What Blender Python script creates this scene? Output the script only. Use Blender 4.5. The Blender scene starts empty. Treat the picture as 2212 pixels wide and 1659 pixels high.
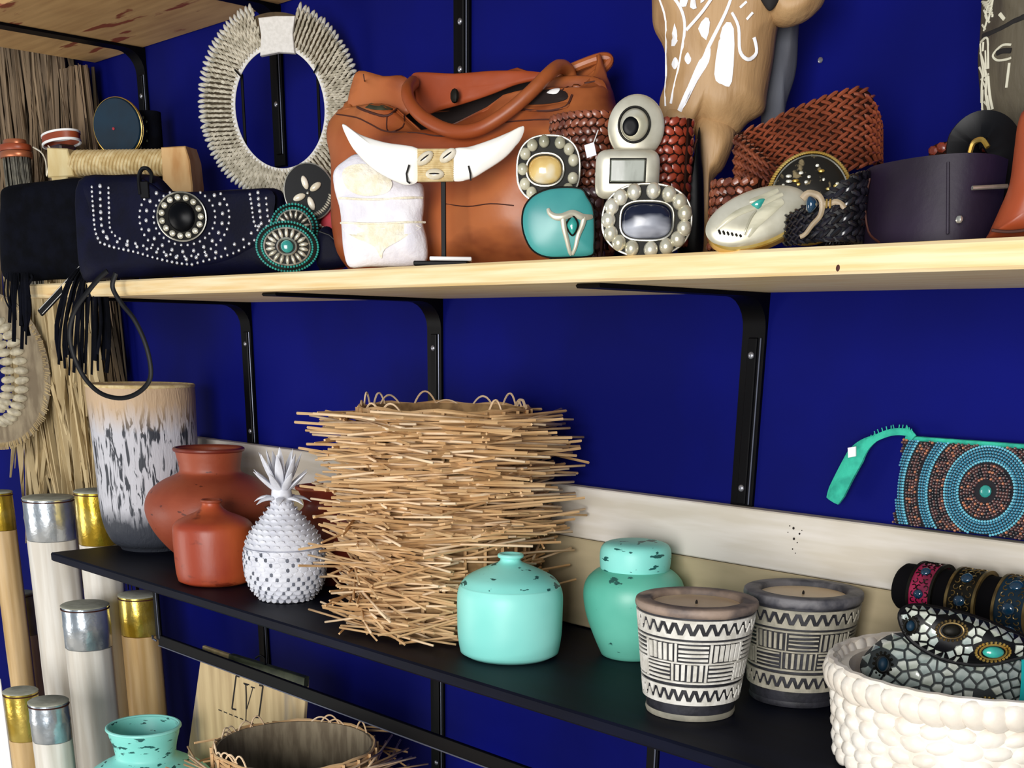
import bpy, math, random
from mathutils import Vector, Matrix, noise
random.seed(7)
R_ = random.Random(11)
sc = bpy.context.scene
col = sc.collection
PI = math.pi
V = Vector
# ------------------------------------------------------------------ camera (2212 x 1659 frame)
FPX, PY, PITCH, YAW, ROLL = 2615.52, 1645.99, .33731, .80569, .01368
D, ZC = 1.2, .36983
cy_, sy_ = math.cos(YAW), math.sin(YAW)
F = V((-sy_*math.cos(PITCH), cy_*math.cos(PITCH), -math.sin(PITCH)))
r0 = V((cy_, sy_, 0)); u0 = r0.cross(F)
RT = r0*math.cos(ROLL)+u0*math.sin(ROLL)
UP = -r0*math.sin(ROLL)+u0*math.cos(ROLL)
CAM = V((0, -D, ZC))
cd = bpy.data.cameras.new('camera'); cam = bpy.data.objects.new('camera', cd); col.objects.link(cam)
cd.sensor_width = 36; cd.lens = FPX/2212*36; cd.shift_y = (PY-829.5)/2212
cd.clip_start = .02; cd.clip_end = 60
m = Matrix((RT, UP, -F)).transposed().to_4x4(); m.translation = CAM
cam.matrix_world = m
sc.camera = cam
# ------------------------------------------------------------------ light
w = bpy.data.worlds.new('world'); sc.world = w; w.use_nodes = True
bg = w.node_tree.nodes['Background']; bg.inputs[0].default_value = (.80, .90, 1, 1); bg.inputs[1].default_value = .28
def area(name, loc, tgt, sx, sy, e, c):
    l = bpy.data.lights.new(name, 'AREA'); l.shape = 'RECTANGLE'; l.size = sx; l.size_y = sy; l.energy = e; l.color = c
    o = bpy.data.objects.new(name, l); col.objects.link(o); o.location = loc
    o.rotation_euler = (V(tgt)-V(loc)).to_track_quat('-Z', 'Y').to_euler(); return o
area('shop_window_light', (.9, -3.6, .30), (-1.0, 0, .2), 1.7, 1.9, 165, (1, .98, .95))
area('left_fill_light', (-3.1, -2.0, -.25), (-2.3, 0, .1), 1.0, 1.0, 17, (1, .95, .88))  # added low fill at the left, brightens the bamboo and top shelf underside
sc.view_settings.view_transform = 'Standard'; sc.view_settings.look = 'None'
sc.view_settings.gamma = 1; sc.view_settings.exposure = 0; sc.view_settings.use_curve_mapping = False
# ------------------------------------------------------------------ pixel helpers
def ray(px, py): return F+RT*((px-1106)/FPX)-UP*((py-PY)/FPX)
def onY(px, py, Y): d = ray(px, py); return CAM+d*((Y+D)/d.y)
def onZ(px, py, Z): d = ray(px, py); return CAM+d*((Z-ZC)/d.z)
def proj(P):
    d = V(P)-CAM; z = d.dot(F); return 1106+FPX*d.dot(RT)/z, PY-FPX*d.dot(UP)/z
def ppm(P): return FPX/((V(P)-CAM).dot(F))
def zat(x, y, py):
    a, b = -2., 2.
    for _ in range(40):
        c = (a+b)/2
        if proj((x, y, c))[1] > py: a = c
        else: b = c
    return (a+b)/2
class Frame:
    """local frame: x right, -y towards the viewer, z up; az turns it towards the camera side, tilt leans it back"""
    def __init__(s, O, az=45, tilt=0, roll=0):
        s.O = V(O); s.M = (Matrix.Rotation(math.radians(az), 3, 'Z') @ Matrix.Rotation(math.radians(-tilt), 3, 'X') @ Matrix.Rotation(math.radians(roll), 3, 'Y'))
        s.A = s.M @ V((1, 0, 0)); s.N = s.M @ V((0, -1, 0)); s.U = s.M @ V((0, 0, 1))
    def at(s, px, py, c=0):
        d = ray(px, py); o = s.O+s.N*c; t = (o-CAM).dot(s.N)/d.dot(s.N); q = CAM+d*t-s.O
        return V((q.dot(s.A), -c, q.dot(s.U)))
    def pts(s, L, c=0): return [s.at(a, b, c) for a, b in L]
    def xz(s, L):
        f = .0012 if abs(s.O.z-.44257) < 2e-4 else -9
        return [(q.x, max(f, q.z)) for q in s.pts(L)]
    def mat(s): m = s.M.to_4x4(); m.translation = s.O; return m
    def k(s): return ppm(s.O)
# ------------------------------------------------------------------ object helpers
def tag(o, label, cat=None, group=None, kind=None):
    if label: o['label'] = label
    if cat: o['category'] = cat
    if group: o['group'] = group
    if kind: o['kind'] = kind
    return o
def thing(name, label, cat, fr=None, loc=None, group=None):
    o = bpy.data.objects.new(name, None); col.objects.link(o); o.empty_display_size = .02
    if fr: o.matrix_world = fr.mat()
    elif loc is not None: o.location = loc
    return tag(o, label, cat, group)
class B:
    def __init__(s): s.v = []; s.f = []
    def add(s, vs, fs):
        n = len(s.v); s.v += [tuple(q) for q in vs]; s.f += [tuple(i+n for i in q) for q in fs]; return s
    def box(s, c, size, rot=None):
        hx, hy, hz = [q/2 for q in size]; c = V(c)
        P = [V((x, y, z)) for x in (-hx, hx) for y in (-hy, hy) for z in (-hz, hz)]
        if rot is not None: P = [rot @ q for q in P]
        return s.add([c+q for q in P], [(0, 1, 3, 2), (4, 6, 7, 5), (0, 4, 5, 1), (2, 3, 7, 6), (0, 2, 6, 4), (1, 5, 7, 3)])
    def bbox(s, c, size, b=.003, rot=None):       # bevelled box
        hx, hy, hz = [q/2 for q in size]; c = V(c); b = min(b, hx*.9, hy*.9, hz*.9); P = []; 
        sg = (-1, 1)
        for x in sg:
            for y in sg:
                for z in sg:
                    P += [V((x*hx, y*(hy-b), z*(hz-b))), V((x*(hx-b), y*hy, z*(hz-b))), V((x*(hx-b), y*(hy-b), z*hz))]
        if rot is not None: P = [rot @ q for q in P]
        i = lambda x, y, z, k: ((x*2+y)*2+z)*3+k
        fs = []
        for a in (0, 1):
            q = [i(a, 0, 0, 0), i(a, 1, 0, 0), i(a, 1, 1, 0), i(a, 0, 1, 0)]; fs.append(q if a else q[::-1])
            q = [i(0, a, 0, 1), i(1, a, 0, 1), i(1, a, 1, 1), i(0, a, 1, 1)]; fs.append(q[::-1] if a else q)
            q = [i(0, 0, a, 2), i(1, 0, a, 2), i(1, 1, a, 2), i(0, 1, a, 2)]; fs.append(q if a else q[::-1])
        for a in (0, 1):
            for b_ in (0, 1):
                fs.append((i(a, b_, 0, 0), i(a, b_, 1, 0), i(a, b_, 1, 1), i(a, b_, 0, 1)))
                fs.append((i(a, 0, b_, 0), i(a, 1, b_, 0), i(a, 1, b_, 2), i(a, 0, b_, 2)))
                fs.append((i(0, a, b_, 1), i(1, a, b_, 1), i(1, a, b_, 2), i(0, a, b_, 2)))
                for c_ in (0, 1): fs.append((i(a, b_, c_, 0), i(a, b_, c_, 1), i(a, b_, c_, 2)))
        return s.add([c+q for q in P], fs)
    def ell(s, c, rad, rot=None, nu=8, nv=5):
        c = V(c); P = [V((0, 0, -rad[2]))]; 
        for j in range(1, nv):
            t = -PI/2+PI*j/nv
            for i in range(nu):
                a = 2*PI*i/nu; P.append(V((rad[0]*math.cos(t)*math.cos(a), rad[1]*math.cos(t)*math.sin(a), rad[2]*math.sin(t))))
        P.append(V((0, 0, rad[2])))
        if rot is not None: P = [rot @ q for q in P]
        fs = [(0, 1+(i+1) % nu, 1+i) for i in range(nu)]
        for j in range(nv-2):
            for i in range(nu):
                a = 1+j*nu; fs.append((a+i, a+(i+1) % nu, a+nu+(i+1) % nu, a+nu+i))
        e = len(P)-1; a = 1+(nv-2)*nu
        fs += [(a+i, a+(i+1) % nu, e) for i in range(nu)]
        return s.add([c+q for q in P], fs)
    def tube(s, pts, r, n=8, closed=False, flat=1., up=None, cap=True):
        pts = [V(p) for p in pts]; N = len(pts); rr = r if hasattr(r, '__len__') else [r]*N
        prev = None; vs = []
        for i, p in enumerate(pts):
            a = pts[(i-1) % N] if (closed or i > 0) else p; b = pts[(i+1) % N] if (closed or i < N-1) else p
            t = (b-a); t = t.normalized() if t.length > 1e-9 else V((0, 0, 1))
            if up is not None: q = V(up)-t*t.dot(V(up)); q = q.normalized() if q.length > 1e-6 else t.orthogonal().normalized()
            elif prev is None: q = t.orthogonal().normalized()
            else: q = (prev-t*prev.dot(t)); q = q.normalized() if q.length > 1e-6 else t.orthogonal().normalized()
            prev = q; w_ = t.cross(q)
            for k in range(n):
                an = 2*PI*(k+.5)/n; vs.append(p+q*(math.cos(an)*rr[i]*flat)+w_*(math.sin(an)*rr[i]))
        fs = []
        for i in range(N if closed else N-1):
            for k in range(n):
                a = i*n; b = ((i+1) % N)*n; fs.append((a+k, a+(k+1) % n, b+(k+1) % n, b+k))
        if not closed and cap: fs += [tuple(range(n))[::-1], tuple((N-1)*n+k for k in range(n))]
        return s.add(vs, fs)
    def cyl(s, a, b, r, r2=None, n=12): return s.tube([a, b], [r, r if r2 is None else r2], n)
    def lathe(s, prof, n=48, c=(0, 0, 0), fn=None):
        c = V(c); vs = []; fs = []; L = len(prof)
        for (r, z) in prof:
            for k in range(n):
                a = 2*PI*k/n; q = V((max(r, 1e-5)*math.cos(a), max(r, 1e-5)*math.sin(a), z))
                vs.append(c+q+(fn(q, a) if fn else V()))
        for j in range(L-1):
            for k in range(n): fs.append((j*n+k, j*n+(k+1) % n, (j+1)*n+(k+1) % n, (j+1)*n+k))
        fs.append(tuple(range(n))[::-1]); fs.append(tuple((L-1)*n+k for k in range(n)))
        return s.add(vs, fs)
    def prism(s, out, y0, y1, bev=0.):
        """outline in local x,z extruded from y0 (back) to y1 (front, towards the viewer, smaller y)"""
        n = len(out); cx = sum(q[0] for q in out)/n; cz = sum(q[1] for q in out)/n
        if sum(out[i][0]*out[(i+1) % n][1]-out[(i+1) % n][0]*out[i][1] for i in range(n)) < 0: out = out[::-1]
        lay = [(out, y0), (out, y1+bev)] if bev else [(out, y0), (out, y1)]
        if bev:
            o2 = []
            for i in range(n):
                a = V(out[i-1]); b = V(out[i]); c = V(out[(i+1) % n]); t = (c-a); t = t.normalized() if t.length > 1e-9 else V((1, 0))
                o2.append((b.x-t.y*bev, b.y+t.x*bev))
            lay.append((o2, y1))
        vs = [(q[0], y, q[1]) for o, y in lay for q in o]; fs = []
        for j in range(len(lay)-1):
            for i in range(n): fs.append((j*n+i, j*n+(i+1) % n, (j+1)*n+(i+1) % n, (j+1)*n+i))
        fs.append(tuple(range(n))[::-1]); fs.append(tuple((len(lay)-1)*n+i for i in range(n)))
        return s.add(vs, fs)
    def build(s, name, mat, parent=None, smooth=35, label=None, kind=None, loc=None, rot=None, sub=0):
        me = bpy.data.meshes.new(name); me.from_pydata(s.v, [], s.f); me.update()
        me.materials.append(mat)
        if smooth:
            me.polygons.foreach_set('use_smooth', [True]*len(me.polygons))
            if smooth < 179: me.set_sharp_from_angle(angle=math.radians(smooth))
        o = bpy.data.objects.new(name, me); col.objects.link(o)
        if parent: o.parent = parent
        if loc is not None: o.location = loc
        if rot is not None: o.rotation_euler = rot
        if sub: md = o.modifiers.new('sub', 'SUBSURF'); md.levels = sub; md.render_levels = sub
        if label: o['label'] = label
        if kind: o['kind'] = kind
        return o
def inst(me, name, parent, loc, rot=(0, 0, 0), scl=(1, 1, 1)):
    o = bpy.data.objects.new(name, me); col.objects.link(o); o.parent = parent; o.location = loc; o.rotation_euler = rot; o.scale = scl; return o
def mesh_only(b, name, mat, smooth=True):
    me = bpy.data.meshes.new(name); me.from_pydata(b.v, [], b.f); me.materials.append(mat)
    if smooth: me.polygons.foreach_set('use_smooth', [True]*len(me.polygons))
    me.update(); return me
def smooth2(P, n=6, closed=True):
    """Catmull-Rom through the points"""
    out = []; N = len(P); dim = len(P[0])
    rng = range(N) if closed else range(N-1)
    for i in rng:
        g = lambda k: P[k % N] if closed else P[max(0, min(N-1, k))]
        a, b, c, d = g(i-1), g(i), g(i+1), g(i+2)
        for j in range(n):
            t = j/n; out.append(tuple(.5*((2*b[k])+(-a[k]+c[k])*t+(2*a[k]-5*b[k]+4*c[k]-d[k])*t*t+(-a[k]+3*b[k]-3*c[k]+d[k])*t**3) for k in range(dim)))
    if not closed: out.append(tuple(P[-1]))
    return out
def sm3(P, n=6, closed=False): return [V(q) for q in smooth2([tuple(p) for p in P], n, closed)]
class Puff:
    """rounded solid over a star-shaped outline (x,z); front bulges to -y by d, back to +y by db"""
    def __init__(s, out, d, db=0., pw=.5, edge=1., rings=7, c=None, nz=0., nsc=30., base=0.):
        s.o = out; n = len(out); s.c = V(c) if c else V((sum(q[0] for q in out)/n, sum(q[1] for q in out)/n)); s.d = d; s.db = db; s.pw = pw; s.e = edge; s.r = rings; s.nz = nz; s.ns = nsc; s.b = base
    def h(s, t, d): return d*(min(1, (1-t)/s.e))**s.pw if s.e < 1 else d*(max(0, 1-t**(1/s.pw)))**s.pw
    def z(s, x, z):
        q = V((x, z))-s.c; r = q.length
        if r < 1e-7: return -s.h(0, s.d)+s.b
        best = 1e9; n = len(s.o)
        for i in range(n):
            a = V(s.o[i])-s.c; b = V(s.o[(i+1) % n])-s.c; e = b-a; den = q.x*e.y-q.y*e.x
            if abs(den) < 1e-12: continue
            t = (a.x*e.y-a.y*e.x)/den; k = (a.x*q.y-a.y*q.x)/den
            if t > 0 and -1e-6 <= k <= 1.000001: best = min(best, t)
        t = 1/best if best < 1e8 else 1
        return -s.h(min(1, t), s.d)+s.b
    def mesh(s, b=None):
        b = b or B(); n = len(s.o); lv = []
        R = s.r
        T = [1-(i/R)**1.6 for i in range(R)] 
        vs = []; fs = []
        def ring(t, d, sg):
            for q in s.o:
                x = s.c.x+(q[0]-s.c.x)*t; z = s.c.y+(q[1]-s.c.y)*t; y = -sg*s.h(t, d)
                if s.nz and t < .999:
                    y += s.nz*noise.noise(V((x*s.ns, sg*3, z*s.ns)))*min(1, (1-t)*4)
                vs.append((x, y+s.b, z))
        for t in T: ring(t, s.d, 1)
        ft = len(vs); vs.append((s.c.x, -s.h(0, s.d)+s.b, s.c.y))
        for j in range(R-1):
            for i in range(n): fs.append((j*n+i, j*n+(i+1) % n, (j+1)*n+(i+1) % n, (j+1)*n+i))
        for i in range(n): fs.append(((R-1)*n+i, (R-1)*n+(i+1) % n, ft))
        if s.db:
            o0 = len(vs)
            for t in T[1:]: ring(t, s.db, -1)
            bk = len(vs); vs.append((s.c.x, s.h(0, s.db)+s.b, s.c.y))
            for j in range(R-1):
                A = 0 if j == 0 else o0+(j-1)*n; C = o0+j*n
                for i in range(n): fs.append((A+(i+1) % n, A+i, C+i, C+(i+1) % n))
            A = o0+(R-2)*n
            for i in range(n): fs.append((A+(i+1) % n, A+i, bk))
        else: fs.append(tuple(range(n))[::-1])
        return b.add(vs, fs)
def circ(cx, cz, rx, rz=None, n=40, a0=0, rot=0, p=2.):
    rz = rx if rz is None else rz; o = []; cr, sr = math.cos(rot), math.sin(rot)
    for i in range(n):
        a = a0+2*PI*i/n; c, s = math.cos(a), math.sin(a)
        x = rx*math.copysign(abs(c)**(2/p), c); z = rz*math.copysign(abs(s)**(2/p), s); o.append((cx+x*cr-z*sr, cz+x*sr+z*cr))
    return o
# ------------------------------------------------------------------ materials
def srgb(c):
    if isinstance(c, str): c = [int(c[i:i+2], 16)/255 for i in (0, 2, 4)]
    return tuple((x/12.92 if x <= .04045 else ((x+.055)/1.055)**2.4) for x in c)+(1,)
MATS = {}
def mat(name, c1, c2=None, c3=None, rough=.5, metal=0, sc_=20, st=(1, 1, 1), lo=.4, hi=.6, detail=4, bump=0, bsc=None, bst=None, coat=0, spec=.5, kind='noise', k3=('noise', 40, .62, .68), sheen=0, dist=0, zb=()):
    m = bpy.data.materials.new(name); m.use_nodes = True; nt = m.node_tree; N = nt.nodes; L = nt.links; p = N['Principled BSDF']
    p.inputs['Base Color'].default_value = srgb(c1); p.inputs['Roughness'].default_value = rough; p.inputs['Metallic'].default_value = metal
    p.inputs['Coat Weight'].default_value = coat; p.inputs['Specular IOR Level'].default_value = spec; p.inputs['Sheen Weight'].default_value = sheen
    tc = N.new('ShaderNodeTexCoord')
    def tex(kind, scale, st_, det=4):
        mp = N.new('ShaderNodeMapping'); mp.inputs['Scale'].default_value = st_; L.new(tc.outputs['Object'], mp.inputs[0])
        if kind == 'voronoi': t = N.new('ShaderNodeTexVoronoi'); t.inputs['Scale'].default_value = scale; L.new(mp.outputs[0], t.inputs['Vector']); return t.outputs['Distance']
        if kind == 'edge': t = N.new('ShaderNodeTexVoronoi'); t.feature = 'DISTANCE_TO_EDGE'; t.inputs['Scale'].default_value = scale; L.new(mp.outputs[0], t.inputs['Vector']); return t.outputs['Distance']
        if kind == 'wave': t = N.new('ShaderNodeTexWave'); t.inputs['Scale'].default_value = scale; t.inputs['Distortion'].default_value = 6; t.inputs['Detail'].default_value = 3; L.new(mp.outputs[0], t.inputs['Vector']); return t.outputs['Fac']
        t = N.new('ShaderNodeTexNoise'); t.inputs['Scale'].default_value = scale; t.inputs['Detail'].default_value = det; t.inputs['Distortion'].default_value = dist; L.new(mp.outputs[0], t.inputs['Vector']); return t.outputs['Fac']
    def ramp(o, a, b):
        r = N.new('ShaderNodeMapRange'); r.inputs[1].default_value = a; r.inputs[2].default_value = b; L.new(o, r.inputs[0]); return r.outputs[0]
    def mix(f, a, b):
        x = N.new('ShaderNodeMix'); x.data_type = 'RGBA'; L.new(f, x.inputs[0])
        for i, q in ((6, a), (7, b)):
            if hasattr(q, 'default_value') or hasattr(q, 'is_linked'): L.new(q, x.inputs[i])
            else: x.inputs[i].default_value = q
        return x.outputs[2]
    cur = None
    if c2: cur = mix(ramp(tex(kind, sc_, st, detail), lo, hi), srgb(c1), srgb(c2))
    if c3:
        kk = k3 if len(k3) > 4 else k3+((1, 1, 1),)
        cur = mix(ramp(tex(kk[0], kk[1], kk[4]), kk[2], kk[3]), cur if cur else srgb(c1), srgb(c3))
    for (zc, za, zz, amp, ns) in zb:
        sx = N.new('ShaderNodeSeparateXYZ'); L.new(tc.outputs['Object'], sx.inputs[0])
        ma = N.new('ShaderNodeMath'); ma.operation = 'MULTIPLY_ADD'; L.new(tex('noise', ns, (1, 1, .25)), ma.inputs[0]); ma.inputs[1].default_value = amp; L.new(sx.outputs[2], ma.inputs[2])
        cur = mix(ramp(ma.outputs[0], za+amp*.5, zz+amp*.5), cur if cur else srgb(c1), srgb(zc))
    if cur: L.new(cur, p.inputs['Base Color'])
    if bump:
        bn = N.new('ShaderNodeBump'); bn.inputs['Strength'].default_value = bump; bn.inputs['Distance'].default_value = .002
        L.new(tex(kind if bsc is None else 'noise', bsc or sc_, bst or st), bn.inputs['Height']); L.new(bn.outputs[0], p.inputs['Normal'])
    MATS[name] = m; return m
mat('wall', '030b6c', '030958', sc_=2.5, rough=.75, bump=.06, bsc=180, spec=.12)
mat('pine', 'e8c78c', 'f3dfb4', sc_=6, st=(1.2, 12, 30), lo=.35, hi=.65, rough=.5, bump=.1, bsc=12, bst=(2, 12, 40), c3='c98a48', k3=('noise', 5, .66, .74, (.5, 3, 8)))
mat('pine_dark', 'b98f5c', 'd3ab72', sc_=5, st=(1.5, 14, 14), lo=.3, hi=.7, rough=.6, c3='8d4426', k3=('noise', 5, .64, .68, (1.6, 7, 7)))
mat('blackshelf', '050818', '090d20', sc_=8, st=(1, 6, 6), rough=.55, spec=.12)
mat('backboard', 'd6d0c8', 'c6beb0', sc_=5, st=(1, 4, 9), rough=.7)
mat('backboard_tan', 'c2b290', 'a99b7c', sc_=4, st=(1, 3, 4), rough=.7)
mat('steel_black', '030306', rough=.45, spec=.12)
mat('steel_edge', '5c6070', rough=.35, metal=.6)
mat('screw', 'a8aab4', rough=.3, metal=.8)
mat('floor', 'b4aa9a', 'c4baa8', sc_=4, rough=.6)
mat('white', 'f4f4f4', rough=.6)
mat('black_suede', '06070d', '0a0c16', sc_=40, rough=.95, bump=.3, bsc=260, spec=.1)
mat('navy_leather', '04051a', '060824', sc_=30, rough=.6, bump=.15, bsc=300, spec=.12)
mat('black_leather', '050509', rough=.45, spec=.22)
mat('stud', 'e8e8ee', rough=.2, metal=.75)
mat('silver', 'd8d6cc', 'a8a69a', sc_=60, rough=.28, metal=.85)
mat('silver_soft', 'd9d5c4', 'b9b4a0', sc_=25, rough=.35, metal=.45)
mat('silver_dark', '0c0b08', '1a1812', sc_=50, rough=.5, metal=.2, spec=.2)
mat('gold', 'c9a24a', 'd9bc70', sc_=40, rough=.3, metal=.8)
mat('onyx', '040509', rough=.35, spec=.12)
mat('mirror_stone', '11162c', 'c8ccd8', sc_=9, st=(1, 1, 2.4), lo=.50, hi=.68, rough=.22, spec=.5)
mat('amber_stone', 'b8872e', 'e0c27c', sc_=22, lo=.35, hi=.6, rough=.2, coat=.8, c3='ebe4d0', k3=('noise', 14, .58, .66))
mat('grey_stone', '6f7468', '8c9186', sc_=40, st=(3, 1, 1), rough=.3, coat=.5)
mat('turq_enamel', '3a8c8c', '449a96', sc_=14, rough=.33, spec=.5)
mat('turq_stone', '35a698', '2c8c86', sc_=60, rough=.2, coat=.8)
mat('teal_dark', '0c2c40', '0e2434', sc_=18, rough=.5, spec=.25)
mat('blue_stone', '0d3550', rough=.15, coat=1)
mat('pearl', 'ece8d8', 'c8c2a8', sc_=26, lo=.4, hi=.6, rough=.22, metal=.55)
mat('pearl_grey', '8c8a74', 'cfcab2', sc_=18, st=(1, 1, 3), lo=.35, hi=.6, rough=.25, coat=.5)
mat('bone', 'f7f4ec', 'fdfbf6', sc_=14, rough=.35, coat=.3)
mat('shell_tan', 'a8a18e', 'cfc8b6', sc_=120, rough=.4)
mat('shell_grey', '9a988e', 'c4c2ba', sc_=120, rough=.4)
mat('cowrie', 'efe8d6', 'd8cdb4', sc_=60, rough=.25, coat=.4)
mat('canvas_white', 'd9d7d2', 'e4e2de', sc_=200, rough=.9)
mat('lace', 'eeecf2', 'e2dfe8', sc_=50, rough=.95, bump=.8, bsc=120)
mat('lace_cream', 'ebe3c8', 'f3eee0', sc_=90, rough=.95, bump=1, bsc=200)
mat('bag_leather', '94451f', 'ae6436', sc_=6, rough=.42, bump=.5, bsc=22, c3='5e2412', k3=('noise', 8, .52, .72, (1, 1, 1.8)), spec=.45)
mat('bag_inner', '1c0e0c', rough=.8)
mat('seam', '42190c', rough=.7)
mat('rust_leather', 'a34a26', '8f3d1e', sc_=8, rough=.45, bump=.2, bsc=60)
mat('braid_brown', '5a2a1c', '8a4a30', sc_=40, rough=.35, coat=.3)
mat('braid_red', '9a3c24', '702a1a', sc_=40, rough=.35, coat=.3)
mat('braid_core', '24100a', rough=.9, spec=.1)
mat('braid_tan', '944c32', '6e3622', sc_=30, rough=.35, coat=.4)
mat('braid_dark', '1e1214', '3a2426', sc_=40, rough=.35, coat=.3)
mat('purple_leather', '1a1020', '21142a', sc_=12, rough=.55, bump=.15, bsc=120, spec=.3)
mat('wood_carved', 'b89468', '8e6a42', sc_=7, st=(3, 3, .8), lo=.35, hi=.7, rough=.55, bump=.5, bsc=40, bst=(4, 4, .6), c3='6e3f1e', k3=('noise', 6, .6, .72, (2, 2, 1)))
mat('wood_grey', '555862', '3c3c42', sc_=10, st=(3, 3, .6), rough=.7, bump=.5, bsc=30, bst=(3, 3, .5))
mat('paint_white', 'f2f2f6', rough=.6)
mat('mask_wood', '3a3228', '544c3c', sc_=14, st=(3, 3, .7), rough=.65, bump=.6, bsc=40, bst=(4, 4, .8))
mat('mask_line', 'c6c2ae', rough=.7)
mat('raffia', 'b09a70', 'c8b48a', sc_=12, st=(4, 4, .5), rough=.7, c3='7a6444', k3=('noise', 9, .6, .7))
mat('raffia_dark', '6e5c48', '8c765c', sc_=12, st=(4, 4, .5), rough=.8)
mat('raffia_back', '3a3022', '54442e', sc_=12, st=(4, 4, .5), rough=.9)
mat('rope', 'c8ae78', 'e0cc9c', sc_=90, rough=.8)
mat('block_wood', 'd8b078', 'c08c50', sc_=10, st=(3, 3, 1), rough=.55, bump=.2, bsc=30)
mat('block_pale', 'e0d0a0', 'd0b880', sc_=10, st=(3, 3, 1), rough=.55)
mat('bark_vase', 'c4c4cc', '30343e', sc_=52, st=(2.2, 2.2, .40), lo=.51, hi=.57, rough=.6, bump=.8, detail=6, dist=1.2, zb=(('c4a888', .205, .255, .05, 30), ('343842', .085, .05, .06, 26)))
mat('terra', '9c4a2e', '8a3c24', sc_=8, rough=.5, bump=.25, bsc=70, c3='5a2416', k3=('noise', 60, .66, .7, (1, 1, 2)))
mat('terra_orange', 'b8562c', '9c3c22', sc_=7, st=(1.5, 1.5, .6), rough=.42, bump=.15, bsc=60, c3='7a2c16', k3=('noise', 24, .62, .68, (1, 1, 2)))
mat('terra_dark', '7c3020', '6a2418', sc_=10, rough=.4, bump=.2, bsc=70)
mat('turq_pot', '92e4da', '7cd6cc', sc_=6, rough=.45, bump=.15, bsc=50, c3='1c5a58', k3=('noise', 48, .61, .63, (1, 1, 3)), spec=.4)
mat('turq_pot_clean', '9cecE2', '86dcd2', sc_=5, rough=.42, bump=.12, bsc=40, spec=.4)
mat('green_pot', '56b29c', '6cc4ae', sc_=6, rough=.4, bump=.12, bsc=40, c3='245a54', k3=('noise', 34, .67, .69, (1, 1, 2)))
mat('pine_white', 'e4e6ee', 'd2d4de', sc_=50, rough=.5, bump=.3, bsc=90)
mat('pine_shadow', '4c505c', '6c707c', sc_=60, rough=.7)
mat('stick', 'dcb990', 'ecd2b0', sc_=14, rough=.55)
mat('stick_b', 'c89f6e', 'dab688', sc_=14, rough=.6)
mat('stick_core', '8a6a44', 'b08c5e', sc_=60, rough=.8)
mat('stick_grey', '9a8c74', '7a6c58', sc_=80, st=(1, 1, .2), rough=.9)
mat('pot_dark', '16161c', '2c2c34', sc_=60, rough=.6, bump=.3, bsc=120)
mat('pot_white', 'dcd9d2', 'c4c0b6', sc_=60, rough=.7, bump=.4, bsc=150)
mat('pot_line', 'a8a292', '8c887a', sc_=60, rough=.7)
mat('pot_rim', '9a8678', '5c5250', sc_=24, lo=.42, hi=.6, rough=.6, bump=.4, bsc=90, c3='c8b09c', k3=('noise', 14, .55, .65))
mat('pot_rim_dark', '6e6c70', '3e3e46', sc_=40, lo=.42, hi=.6, rough=.6, bump=.4, bsc=90)
mat('wax', 'dcc09a', 'e8d2b0', sc_=16, rough=.4)
mat('wick', '1c1410', rough=.9)
mat('shell_white', 'f2ece2', 'e2d8ca', sc_=30, rough=.4, coat=.3, bump=.3, bsc=90)
mat('mosaic_ground', '262c2e', rough=.6)
mat('mosaic', 'b8c2bc', '8c9a96', sc_=45, rough=.25, coat=.6)
mat('mosaic2', 'd4d8ce', 'a8b0a2', sc_=45, rough=.25, coat=.6)
mat('bead_copper', 'b8785c', rough=.3, metal=.4)
mat('bead_black', '15121a', rough=.3, coat=.6)
mat('bead_brown', '5c3a38', rough=.3, coat=.6)
mat('bead_blue', '2f7f9e', rough=.3, coat=.6)
mat('bead_sky', '5fb4cc', rough=.3, coat=.6)
mat('dark_cloth', '14141c', rough=.9)
mat('teal_cloth', '1f9c86', '2fb89c', sc_=70, rough=.8, bump=.6, bsc=160)
mat('bright_teal', '14c4c8', rough=.6)
mat('magenta', 'a01848', '701038', sc_=60, rough=.35, coat=.5)
mat('velvet_black', '0a090c', rough=.95, spec=.1)
mat('brass_old', '8a7448', '5a4a30', sc_=60, rough=.35, metal=.7)
mat('bamboo_white', 'cfc8bc', 'e4e0d8', sc_=9, st=(5, 5, .4), rough=.5)
mat('bamboo_tan', 'b8945c', 'cfb080', sc_=9, st=(5, 5, .4), rough=.5)
mat('foil_silver', 'd4dae0', '9ca8b4', sc_=14, rough=.25, metal=.75, bump=1, bsc=34)
mat('foil_gold', 'b8982c', 'dcc468', sc_=14, rough=.25, metal=.75, bump=1, bsc=34)
mat('drum_top', 'b4b4a4', '9c9c8c', sc_=40, rough=.8)
mat('copper', 'b86c48', rough=.35, metal=.5)
mat('brush_hair', '4e4c44', '706c60', sc_=60, rough=.8)
mat('sign_wood', 'cbb489', 'b49c74', sc_=6, st=(8, 8, .7), rough=.7, c3='8c8278', k3=('noise', 4, .58, .68, (4, 4, .6)))
mat('ink', '141010', rough=.8)
mat('red_cloth', 'c43a44', 'a82c38', sc_=30, rough=.7)
mat('tag_paper', 'e8e4ee', rough=.8)
mat('olive_metal', '3e4436', '565c48', sc_=40, rough=.5, metal=.4)
M = MATS
S1, ZB, T1, T2, S2, HB = .29914, .42034, .02143, .0151, .30951, .18619
ZU = ZB+T1            # top of the pine shelf
XE = -2.116           # left end of the middle and dark shelf
# ------------------------------------------------------------------ setting
B().box((-1.8, .05, .45), (4.8, .1, 2.9)).build('wall_back', M['wall'], smooth=0, kind='structure')
B().box((-1.8, -1.3, -1.0), (4.8, 2.6, .06)).build('floor', M['floor'], smooth=0, kind='structure')
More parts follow.
